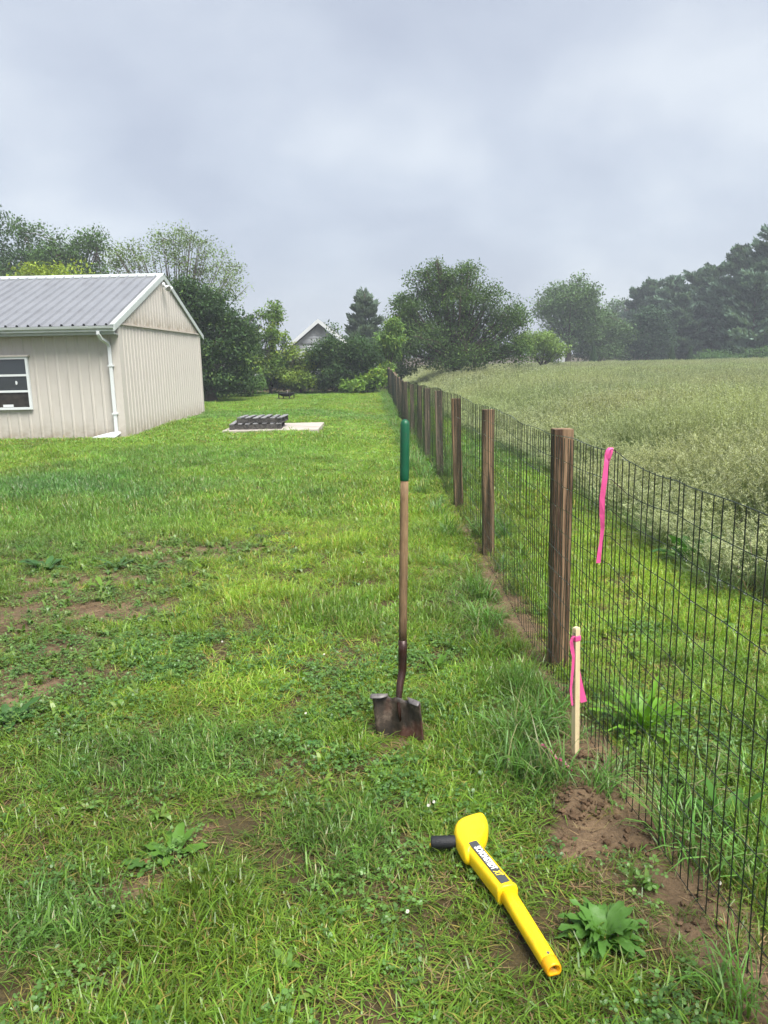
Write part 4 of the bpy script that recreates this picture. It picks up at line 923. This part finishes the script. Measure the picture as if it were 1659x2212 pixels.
# behind the shed
tree('oak_tree', 'tall dark oak behind the shed at the roof ridge end away from the downspout', 50, [(20, 560, 90, 60), (-60, 520, 90, 80), (60, 590, 80, 60), (-20, 640, 110, 80)], 10, 16000, .20, gD, 1, r0=.28, clus=.35)
tree('oak_tree', 'open crowned oak with sky gaps behind the shed ridge', 46, [(165, 545, 62, 48), (110, 560, 55, 48), (58, 500, 36, 24), (200, 600, 45, 45), (120, 620, 90, 60)], 140, 14000, .17, gM, 2, r0=.25, clus=.28, sub=6)
tree('small_tree', 'small bright yellow green tree peeking over the shed ridge', 33, [(120, 600, 70, 32), (80, 615, 60, 40), (150, 640, 80, 50)], 115, 5000, .14, gY, 3, r0=.10, clus=.18)
tree('airy_tree', 'airy pale green tree with thin open branches beyond the shed', 42, [(300, 575, 66, 50), (380, 555, 76, 58), (440, 585, 74, 62), (495, 625, 42, 60), (410, 650, 85, 55), (268, 565, 42, 40), (395, 525, 46, 32), (350, 640, 75, 55)], 390, 12000, .125, (.16, .235, .09), 4, r0=.15, clus=.22, per=12, twigs=150, shell=1.5, sub=8)
tree('maple_tree', 'dense dark green maple directly behind the shed gable', 31, [(420, 690, 62, 78), (470, 720, 66, 86), (400, 640, 42, 40), (500, 770, 50, 70), (440, 790, 60, 60), (465, 826, 70, 28), (520, 715, 26, 44)], 455, 34000, .13, gD, 5, r0=.24, clus=.20, tip=((.12, .2, .05), .1))
tree('sapling_tree', 'young light green maple sapling with a slim pointed top in the hedge', 36.5, [(588, 690, 30, 36), (592, 735, 30, 38), (628, 752, 14, 18), (560, 780, 44, 44), (600, 806, 52, 40), (545, 735, 24, 26), (590, 662, 13, 16), (560, 806, 62, 32)], 585, 13000, .13, (.115, .20, .045), 6, r0=.08, clus=.15, tip=(gY, .14), sub=6)
tree('hedge_bush', 'yellow green leafy bush in front of the white house gable', 36, [(640, 770, 20, 20), (658, 792, 30, 26), (640, 815, 36, 32), (676, 770, 12, 14), (655, 822, 46, 18)], 650, 7500, .12, (.15, .23, .045), 7, cat='bush', r0=.05, clus=.14, tip=(gY, .3))
tree('hedge_bush', 'dark green arching bush below the white house', 36, [(735, 775, 56, 52), (694, 778, 24, 24), (716, 752, 30, 30), (770, 790, 48, 52), (705, 812, 60, 40), (780, 762, 36, 36), (716, 712, 9, 14), (800, 815, 30, 30)], 730, 26000, .12, (.055, .105, .042), 8, cat='bush', r0=.07, clus=.17, tip=((.12, .19, .05), .1))
tree('hedge_bush', 'bright green knotweed bush at the lawn corner by the fence end', 35.5, [(795, 826, 34, 20), (765, 834, 28, 16), (812, 818, 18, 20)], 795, 5000, .15, (.16, .28, .05), 9, cat='bush', r0=.03, clus=.12, tip=(gY, .12))
tree('hedge_bush', 'low bramble thicket at the back of the lawn beside the shed', 34, [(450, 836, 34, 20), (490, 832, 44, 24), (535, 836, 40, 20)], 490, 7500, .12, (.09, .17, .045), 10, cat='bush', r0=.03, clus=.14)
tree('hedge_bush', 'low mixed green bush behind the fire pit', 37.5, [(600, 830, 48, 16), (650, 830, 46, 16), (700, 829, 44, 18), (745, 831, 34, 14)], 650, 9000, .12, (.085, .16, .045), 11, cat='bush', r0=.03, clus=.13, tip=(gL, .15))
tree('sumac_tree', 'small feathery sumac at the far end of the fence', 36.6, [(842, 735, 22, 24), (838, 768, 17, 24), (832, 800, 14, 16), (852, 705, 16, 16)], 836, 5200, .20, (.12, .22, .055), 12, r0=.05, clus=.15, droop=.5, tip=((.2, .3, .06), .25), slim=.3)
tree('hedge_tree', 'leafy tree filling the gap between the hedge and the big field tree', 41, [(868, 720, 34, 54), (880, 660, 26, 34), (850, 770, 30, 40), (862, 800, 30, 20)], 866, 8000, .14, (.10, .175, .055), 13, r0=.09, clus=.2)
tree('field_tree', 'big round walnut tree with branches down to the hay', 40.5, [(960, 640, 74, 64), (1000, 660, 80, 66), (900, 690, 62, 64), (1060, 710, 76, 62), (960, 735, 110, 60), (1100, 720, 50, 58), (1040, 765, 90, 38), (900, 765, 62, 40), (945, 600, 44, 34), (1010, 595, 30, 28), (1125, 765, 34, 34), (945, 568, 10, 12), (985, 785, 80, 22)], 985, 52000, .125, (.070, .128, .038), 14, r0=.26, clus=.20, per=12, twigs=220, tip=((.12, .20, .05), .14), sub=8)
tree('field_tree', 'yellow green young tree at the right edge of the big field tree', 52, [(1170, 745, 48, 40), (1195, 760, 34, 26), (1140, 755, 34, 34)], 1170, 8000, .16, (.16, .25, .06), 15, r0=.10, clus=.22)
tree('maple_tree', 'tall pale green maple standing behind the young field tree', 76, [(1215, 655, 58, 48), (1245, 640, 44, 40), (1190, 680, 36, 40), (1270, 690, 40, 42), (1225, 720, 60, 42)], 1225, 17000, .26, (.10, .17, .07), 16, r0=.3, clus=.40)
tree('maple_tree', 'rounded mid green maple between the tall maple and the pines', 80, [(1290, 715, 48, 50), (1265, 745, 44, 36), (1325, 730, 36, 50), (1300, 765, 54, 22)], 1295, 16000, .26, (.082, .142, .058), 17, r0=.28, clus=.40)
tree('maple_tree', 'darker broad maple in front of the pine row', 82, [(1385, 725, 50, 54), (1360, 760, 40, 28), (1420, 755, 40, 32), (1395, 690, 34, 28)], 1390, 16000, .25, (.05, .095, .055), 18, r0=.28, clus=.38)
tree('distant_tree', 'far hazy tree top in the gap left of the pines', 120, [(1335, 672, 34, 22), (1310, 690, 30, 20), (1360, 690, 36, 24), (1340, 725, 60, 50)], 1335, 6000, .42, (.085, .145, .065), 19, r0=.3, clus=.6)
for k, (px_, py_) in enumerate([(1600, 772), (1540, 776), (1640, 768)]):
    tree('underbrush', ['light green underbrush at the foot of the tallest pines', 'dark scrub under the middle pines at the hay edge', 'tall leafy scrub beside the tallest pine'][k], 76-k, [(px_, py_, 46, 14), (px_+30, py_-3, 30, 16)], px_, 3500, .22, (.08, .155, .055), 60+k, cat='bush', r0=.04, clus=.3)

def pine(label, px, top_py, half_px, Yd, seed, n=10000, col=(.026, .055, .034), group=None, base_f=.04, bare_top=.0, ls=1.0, rnd=.75):
    r = np.random.default_rng(seed); b = at(px, 800, Yd); b.z = 0; tp_ = at(px, top_py, Yd); H = tp_.z; Wm = half_px/F*Yd
    V, C = [], []; root = empty('pine_tree', b, label, 'tree', group)
    mb = MB(); mb.tube([(0, 0, -.2), (0, 0, H*.4), (0, 0, H*.8), (0, 0, H*.99)], [H*.018, H*.014, H*.006, .02], 8)
    lv = int(H/.55); per_b = max(6, int(n/(lv*7)))
    for k in range(lv):
        f = base_f+(1-base_f)*(k+r.uniform(-.3, .3))/lv; z = H*min(f, .985); Lb = Wm*(1-f)**rnd*(1 if f > .15 else .85)+.12
        for j in range(7):
            z = H*min(max(f+r.uniform(-.7, .7)/lv, .01), .985); th = r.uniform(0, 2*PI); L_ = Lb*r.uniform(.5, 1.2); dirv = np.array((math.cos(th), math.sin(th), 0)); rise = r.uniform(-.05, .22)+.35*f
            m_ = int(per_b*(.4+.9*L_/Wm)); s = r.random(m_)**.7; 
            P = np.stack([dirv[0]*L_*s, dirv[1]*L_*s, z+L_*(rise*s-.12*s*(1-s)*2)], 1); wdt = .10+.30*L_*.35*np.sin(s*PI*.9)
            sdv_ = np.array((-dirv[1], dirv[0], 0)); P = P+sdv_*(r.normal(size=(m_, 1))*wdt[:, None])+np.array((0, 0, 1))*np.abs(r.normal(size=(m_, 1)))*.10*ls
            D = dirv*r.uniform(.2, 1, (m_, 1))+sdv_*r.normal(size=(m_, 1))*.5+np.array((0, 0, 1))*r.uniform(.1, .9+f*.6, (m_, 1)); D /= np.linalg.norm(D, axis=1)[:, None]
            Wv = np.cross(D, unit(m_, r)); Wv /= np.linalg.norm(Wv, axis=1)[:, None]+1e-6; ln = r.uniform(.22, .45, m_)*ls
            V.append(kites(P, D, Wv, ln, ln*.40)); C.append(np.array(col)*r.uniform(.55, 1.5)*r.uniform(.8, 1.2, (m_, 1)))
            if k % 2 == 0: mb.tube([(0, 0, z), tuple(np.array((0, 0, z))+dirv*L_*.85+np.array((0, 0, L_*rise*.8)))], [.045*Lb/2.5+.008, .01], 4, False)
    V = np.concatenate(V); V[:, :, 2] = np.maximum(V[:, :, 2], .05)
    link('crown', quads('crown', V, np.concatenate(C)), MT['needle'], root); mb.build('trunk', MT['bark'], root, True); return root
pine('open topped white pine behind the hedge left of the big field tree', 792, 632, 56, 56, 30, 20000, (.09, .135, .09), ls=1.0)
pine('smaller blue green pine behind the dark maple', 545, 690, 40, 70, 31, 5000, (.065, .095, .075))
gp_row = 'row of tall pines at the far edge of the hay field'
for k, (px, tp_, hw_, Yd) in enumerate([(1652, 493, 95, 80), (1585, 540, 82, 84), (1725, 470, 100, 80), (1535, 575, 72, 88), (1490, 588, 66, 92), (1445, 600, 60, 95), (1405, 606, 52, 98), (1620, 600, 80, 77), (1800, 480, 100, 80), (1372, 628, 46, 100), (1470, 640, 60, 86)]):
    pine(['tallest dark pine at the end of the pine row', 'pine with shaggy shelves next to the tallest one', 'huge pine partly past the field corner', 'fourth pine of the row stepping down in height', 'slim pine near the middle of the row', 'blue green pine towards the maple end of the row', 'last and shortest pine of the row beside the maples', 'pine standing in front of the row with low shelves', 'big pine at the far corner behind the others', 'low rounded pine where the row meets the maples', 'bushy pine filling the row in front of the slim one'][k], px, tp_, hw_, Yd, 40+k, 30000, (.10, .160, .115), gp_row, ls=1.3, rnd=.55)
def cone_shrub(px, top_py, half, Yd, label, seed):
    r = np.random.default_rng(seed); b = at(px, 790, Yd); b.z = 0; H = at(px, top_py, Yd).z; W_ = half/F*Yd; n = 2600
    f = r.random(n)**1.3; th = r.uniform(0, 2*PI, n); rr_ = W_*(1-f**1.6)*r.uniform(.75, 1.03, n)
    P = np.stack([np.cos(th)*rr_, np.sin(th)*rr_, f*H*.95+.05], 1); D = np.stack([np.cos(th)*.3, np.sin(th)*.3, np.ones(n)], 1); D /= np.linalg.norm(D, axis=1)[:, None]
    Wv = np.stack([-np.sin(th), np.cos(th), np.zeros(n)], 1); ln = r.uniform(.15, .3, n); root = empty('arborvitae', b, label, 'shrub', 'clipped conical arborvitae by the far house')
    link('crown', quads('crown', kites(P, D, Wv, ln, ln*.5), np.array((.055, .105, .045))*r.uniform(.7, 1.3, (n, 1))), MT['tree'], root)
    mb = MB(); mb.tube([(0, 0, -.1), (0, 0, H*.7)], [.07, .03], 7); mb.build('trunk', MT['bark'], root)
cone_shrub(1281, 748, 9, 72, 'slim conical arborvitae standing alone before the maples', 70)
cone_shrub(1450, 752, 10, 74, 'conical arborvitae against the middle of the far brick house', 71)
cone_shrub(1490, 754, 9, 74, 'conical arborvitae at the corner of the far brick house', 72)
cone_shrub(1188, 752, 8, 74, 'narrow conical arborvitae half hidden by the young field tree', 73)

# ---------------------------------------------------------------- houses behind
wsid = simple('white_siding', (.44, .46, .48), .6, .3); shng = simple('grey_shingle', (.12, .12, .125), .9, .2, var=.3, vscale=12); tr2 = simple('white_board', (.54, .56, .57), .5, .3)
Yh = 54.0; ap = at(688, 690, Yh); hb = Vector((ap.x, Yh, 0)); hw_ = 4.6; slope = .80; ez = ap.z-hw_*slope
house = empty('white_house', hb, 'white sided house gable showing above the hedge', 'house')
nb = int((ap.z+.3)/.2)
for k in range(nb):                                   # lapped siding boards
    z0_ = k*.2; z1_ = z0_+.2
    w0 = hw_-.25 if z0_ < ez else max(.03, (ap.z-.12-z0_)/slope-.25); w1 = hw_-.25 if z1_ < ez else max(.02, (ap.z-.12-z1_)/slope-.25)
    if z1_ > ap.z-.15: break
    mb = MB(); mb.add([(-w0, -.03, z0_), (w0, -.03, z0_), (w1, -.002, z1_), (-w1, -.002, z1_), (-w0, .05, z0_), (w0, .05, z0_), (w1, .05, z1_), (-w1, .05, z1_)], [(0,1,2,3),(4,7,6,5),(0,4,5,1),(3,2,6,7),(0,3,7,4),(1,5,6,2)]); mb.build('siding_board', wsid, house)
mb = MB(); mb.box((-hw_+.3, .06, 0), (hw_-.3, 9, ez-.05)); mb.build('walls', wsid, house)
for s_ in (-1, 1):
    mb = MB(); a0 = (s_*(hw_+.45), ez-.45*slope); 
    mb.add([(0, -.45, ap.z-hb.z), (a0[0], -.45, a0[1]), (a0[0], 9.3, a0[1]), (0, 9.3, ap.z), (0, -.45, ap.z-.12), (a0[0], -.45, a0[1]-.12), (a0[0], 9.3, a0[1]-.12), (0, 9.3, ap.z-.12)], [(0,1,2,3),(4,7,6,5),(0,4,5,1),(1,5,6,2),(3,2,6,7)]); rf = mb.build('roof', shng, house, auto=True)
    mb = MB(); mb.add([(0, -.50, ap.z+.02), (a0[0], -.50, a0[1]+.02), (a0[0], -.50, a0[1]-.26), (0, -.50, ap.z-.26), (0, -.455, ap.z+.02), (a0[0], -.455, a0[1]+.02), (a0[0], -.455, a0[1]-.26), (0, -.455, ap.z-.26)], [(0,1,2,3),(4,7,6,5),(0,4,5,1),(3,2,6,7),(1,5,6,2)]); mb.build('rake_board', tr2, rf, auto=True)
mb = MB(); mb.tube([(0, -.06, ap.z-.75), (0, -.10, ap.z-.75)], .28, 16); v_ = mb.build('round_vent', simple('vent_grey', (.30, .31, .32), .7), house)
mb = MB(); mb.box((-1.3, -.08, ap.z-1.62), (1.3, -.035, ap.z-1.52)); mb.build('belt_board', simple('belt_dark', (.2, .21, .22), .7), house)
mb = MB(); mb.box((-.5, -.07, ap.z-3.2), (.5, -.035, ap.z-1.9)); wn = mb.build('window', tr2, house)
mb = MB(); mb.box((-.42, -.09, ap.z-3.12), (.42, -.072, ap.z-1.98)); mb.build('pane', glass, wn)
# low brick house beyond the field
Yb = 86.0; cbr = at(1440, 765, Yb); hb2 = Vector((cbr.x, Yb, 0)); brick = simple('brown_brick', (.16, .12, .10), .85, .2, var=.3, vscale=3); rfb = simple('brown_roof', (.07, .062, .062), .9, .2, var=.2, vscale=2)
h2 = empty('brick_house', hb2, 'low brown brick house with dark roof across the hay field', 'house')
mb = MB(); mb.box((-3.4, 0, 0), (3.0, 6, 1.74)); mb.build('wall', brick, h2)
mb = MB(); mb.add([(-6, -.5, 1.75), (3.3, -.5, 1.75), (3.3, 6.5, 1.75), (-6, 6.5, 1.75), (-4.6, 3, 2.6), (2.0, 3, 2.6)], [(0, 1, 5, 4), (1, 2, 5), (2, 3, 4, 5), (3, 0, 4), (0, 3, 2, 1)]); mb.build('roof', rfb, h2, auto=True)
mb = MB(); mb.box((-6.05, -.56, 1.66), (3.35, -.505, 1.80)); mb.build('fascia', tr2, h2)
for x_ in (-1.0, 1.6):
    mb = MB(); mb.box((x_-.5, -.05, .8), (x_+.5, -.01, 1.6)); wn = mb.build('window', tr2, h2); mb = MB(); mb.box((x_-.44, -.07, .86), (x_+.44, -.052, 1.54)); mb.build('pane', glass, wn)
mb = MB(); mb.box((-5.6, -.2, 0), (-3.6, .0, 1.6)); mb.build('garage_wall', simple('pale_wall', (.30, .29, .27), .8), h2)
# small white shed door seen under the young tree
wb = at(1211, 782, 88); mb = MB(); o = empty('white_outbuilding', (wb.x, 88, 0), 'small white outbuilding glimpsed under the young field tree', 'shed')
mb = MB(); mb.box((-.7, 0, 0), (.7, 1.4, 1.5)); mb.build('wall', wsid, o); mb = MB(); mb.add([(-.8, -.1, 1.5), (.8, -.1, 1.5), (0, -.1, 2.1), (-.8, 1.5, 1.5), (.8, 1.5, 1.5), (0, 1.5, 2.1)], [(0, 1, 2), (5, 4, 3), (0, 2, 5, 3), (1, 4, 5, 2), (0, 3, 4, 1)]); mb.build('roof', tr2, o)

# ---------------------------------------------------------------- single weeds
def leaf_obj(parent, root_, th, ln, wd, lift, col, curl=.9, wav=.0, n=8, seed=0, name='leaf'):
    r = random.Random(seed); d = Vector((math.cos(th), math.sin(th), 0)); s = Vector((-math.sin(th), math.cos(th), 0)); ang = lift; p = Vector(root_); V = []; prev = None
    for k in range(n+1):
        f = k/n; w_ = wd*math.sin(PI*(f**1.25*.84+.12))**.9*(1 if f < 1 else .05)*(1+.14*math.sin(k*2.3+seed))
        wv = Vector((0, 0, wav*math.sin(k*2.1+seed))); ridge = Vector((0, 0, -.12*w_))
        cur = (p-s*w_/2+wv, p+ridge, p+s*w_/2-wv)
        if prev: V.append([prev[0], prev[1], cur[1], cur[0]]); V.append([prev[1], prev[2], cur[2], cur[1]])
        prev = cur; p = p+(d*math.cos(ang)+Vector((0, 0, 1))*math.sin(ang))*ln/n; ang -= curl/n*(.4+1.2*f)
    V = np.array([[list(q) for q in v] for v in V]); V[:, :, 2] = np.maximum(V[:, :, 2], .004)
    me = quads(name, V, np.tile(np.array(col)*r.uniform(.85, 1.15), (len(V), 1))); me.polygons.foreach_set('use_smooth', [True]*len(me.polygons))
    bm = bmesh.new(); bm.from_mesh(me); bmesh.ops.remove_doubles(bm, verts=bm.verts, dist=1e-5); bm.to_mesh(me); bm.free()
    return link(name, me, MT['plant'], parent)
def rosette(name, pos, label, nl, ln, wd, lift, col, seed, curl=.9, wav=.004, cat='weed', group=None):
    r = random.Random(seed); root = empty(name, on(pos), label, cat, group)
    for k in range(nl):
        th = k*2.4+r.uniform(-.4, .4); f = k/nl
        leaf_obj(root, (math.cos(th)*.012, math.sin(th)*.012, .005), th, ln*r.uniform(.65, 1.15), wd*r.uniform(.75, 1.2), lift*(.45+.75*f)*r.uniform(.8, 1.15), col, curl, wav, seed=seed*50+k)
    return root
rosette('dock_weed', gp(1302, 2030), 'bushy dark green dock weed growing beside the yellow locator', 56, .115, .027, 1.05, (.085, .20, .034), 1, curl=1.6, wav=.006)
rosette('chicory_weed', gp(1390, 1585), 'large bright clump of strappy leaves behind the fence wires', 32, .24, .024, 1.25, (.12, .27, .022), 2, curl=1.0)
rosette('broadleaf_weed', gp(1480, 1212), 'broad leaved weed at the edge of the hay beyond the fence', 14, .30, .11, 1.0, (.05, .15, .03), 3, curl=1.2)
rosette('rosette_weed', gp(940, 1452), 'small upright rosette of pointed leaves right of the shovel', 14, .12, .018, 1.15, (.085, .19, .022), 4, curl=.7)
rosette('rosette_weed', gp(930, 1000), 'bright pale weed leaves at the foot of the weathered fence posts', 9, .22, .07, 1.1, (.15, .26, .03), 5, curl=.9)
rosette('rosette_weed', gp(375, 1845), 'bright spreading weed above the small sandy spot', 9, .10, .034, .8, (.09, .20, .025), 6, curl=.9)
rosette('rosette_weed', gp(330, 1865), 'low flat weed beside the small sandy spot', 8, .085, .03, .6, (.07, .16, .03), 7, curl=.9)
rosette('rosette_weed', gp(255, 1228), 'grey green rosette on the thin weedy soil', 11, .17, .035, .6, (.06, .13, .04), 8)
rosette('rosette_weed', gp(330, 1230), 'flat wide rosette next to the bare sandy strip', 11, .17, .03, .5, (.075, .15, .04), 9)
rosette('rosette_weed', gp(225, 1275), 'yellow green tuft on the bare weedy soil', 10, .15, .025, .9, (.12, .22, .03), 10)
rosette('rosette_weed', gp(790, 1505), 'slanting bright leaves left of the shovel blade', 5, .13, .018, .7, (.10, .21, .025), 11)
rosette('rosette_weed', gp(1128, 1205), 'pale spreading leaves under the second fence post', 8, .16, .03, 1.0, (.11, .21, .03), 12)
rosette('rosette_weed', gp(1560, 1800), 'single paddle leaved weed behind the near fence wires', 7, .19, .04, 1.2, (.06, .16, .025), 13)
rosette('rosette_weed', gp(700, 1610), 'small round leaved weed in front of the shovel', 7, .06, .035, .5, (.06, .16, .045), 14)
rosette('rosette_weed', gp(25, 1560), 'dark broad weed at the edge of the bare left patch', 10, .13, .05, .7, (.05, .13, .03), 15)
rosette('rosette_weed', gp(100, 1230), 'wide dock rosette beside the taller blue green grass', 10, .2, .06, .7, (.05, .13, .035), 16)
# white clover flowers
wcl = simple('clover_white', (.62, .60, .54), .8, .2)
mb = MB(); rr3 = np.random.default_rng(5)
for d in unit(60, rr3):
    d = Vector(d); p = Vector((0, 0, .0))+d*.006; s = d.orthogonal().normalized()*.0022; e_ = d.cross(s).normalized()*.0022; mb.add([p-s, p-e_, p+d*.006+s*.4, p+s, p+e_], [(0, 1, 2), (1, 3, 2), (3, 4, 2), (4, 0, 2)])
fm = mb.mesh('flower_head'); fm.materials.append(wcl)
mb = MB(); mb.tube([(0, 0, -.075), (.004, .002, -.03), (0, 0, 0)], .0011, 4); stm = mb.mesh('stem'); stm.materials.append(simple('clover_stem', (.06, .12, .03), .6))
FLOWER = ['clover flower between the shovel and the locator head, the further of two', 'clover flower on the lawn left of the shovel handle', 'clover flower near the bare weedy soil patch', 'clover flower left of the shovel blade', "clover flower left of the yellow locator's wand", 'clover flower by the upright rosette right of the shovel', 'clover flower on the yellow band of lawn behind the shovel', 'clover flower behind the near fence wires', "clover flower beside the locator's black handle, the nearer of two"]
for lb_, (px, py) in zip(FLOWER, [(937, 1727), (700, 1410), (480, 1385), (660, 1535), (880, 1960), (1060, 1440), (785, 1210), (1555, 1905), (925, 1735)]):
    p = on(gp(px, py, .07)); o = empty('clover_flower', p+Vector((0, 0, .062)), 'white '+lb_, 'flower', 'white clover flowers dotted over the lawn')
    o.scale = (.5, .5, .5); link('flower_head', fm, None, o); link('stem', stm, None, o)
# clods of dug soil
cl = simple('soil_clod', (.10, .065, .04), .95, .1, var=.5, vscale=30); mb = MB(); rr4 = np.random.default_rng(9)
spots = [(1252, 1742, 55, 42, 150), (1268, 1650, 50, 26, 70), (1300, 1825, 110, 60, 110), (1400, 1830, 70, 60, 40), (1500, 1980, 60, 60, 30)]
ico = [Vector(v) for v in ((0,0,1),(.9,0,.4),(.28,.85,.4),(-.72,.53,.4),(-.72,-.53,.4),(.28,-.85,.4),(.72,.53,-.4),(-.28,.85,-.4),(-.9,0,-.4),(-.28,-.85,-.4),(.72,-.53,-.4),(0,0,-1))]
icf = [(0,1,2),(0,2,3),(0,3,4),(0,4,5),(0,5,1),(1,6,2),(2,7,3),(3,8,4),(4,9,5),(5,10,1),(6,7,2),(7,8,3),(8,9,4),(9,10,5),(10,6,1),(6,11,7),(7,11,8),(8,11,9),(9,11,10),(10,11,6)]
for px, py, rx, ry, n in spots:
    for k in range(n):
        a = rr4.uniform(0, 2*PI); q_ = math.sqrt(rr4.random()); p = gp(px+rx*q_*math.cos(a), py+ry*q_*math.sin(a)); p = on(p); s = .003+.013*rr4.random()**3
        mb.add([p+Vector((v.x*s*rr4.uniform(.6, 1.3), v.y*s*rr4.uniform(.6, 1.3), v.z*s*rr4.uniform(.5, 1.1)+s*.35)) for v in ico], icf)
tag(mb.build('soil_clods', cl), 'loose crumbled soil clods dug up near the stake', 'soil', kind='stuff')
# a curled brown dead leaf, a few pebbles
for px, py, lb_ in ((318, 1875, 'small curled red brown leaf above the sandy spot'), (1572, 2010, 'tan dead leaf on the bare soil under the fence')):
    p = on(gp(px, py)); o = empty('dead_leaf', p+Vector((0, 0, .012)), lb_, 'leaf'); leaf_obj(o, (0, 0, .004), random.uniform(0, 6), .032, .018, .4, (.17, .085, .04), 1.6, .003, name='blade')
# ---------------------------------------------------------------- damp air
hz = MB(); hz.box((-140, -8, -1.2), (140, 150, 24)); hm = bpy.data.materials.new('damp_air'); hm.use_nodes = True; hm.node_tree.nodes.clear()
pv = N(hm.node_tree, 'ShaderNodeVolumePrincipled', ins={'Color': (.80, .87, .97, 1), 'Density': .0015}); mo = N(hm.node_tree, 'ShaderNodeOutputMaterial'); hm.node_tree.links.new(pv.outputs[0], mo.inputs['Volume'])
o = hz.build('haze', hm); tag(o, 'thin damp haze over the field', 'haze', kind='stuff')
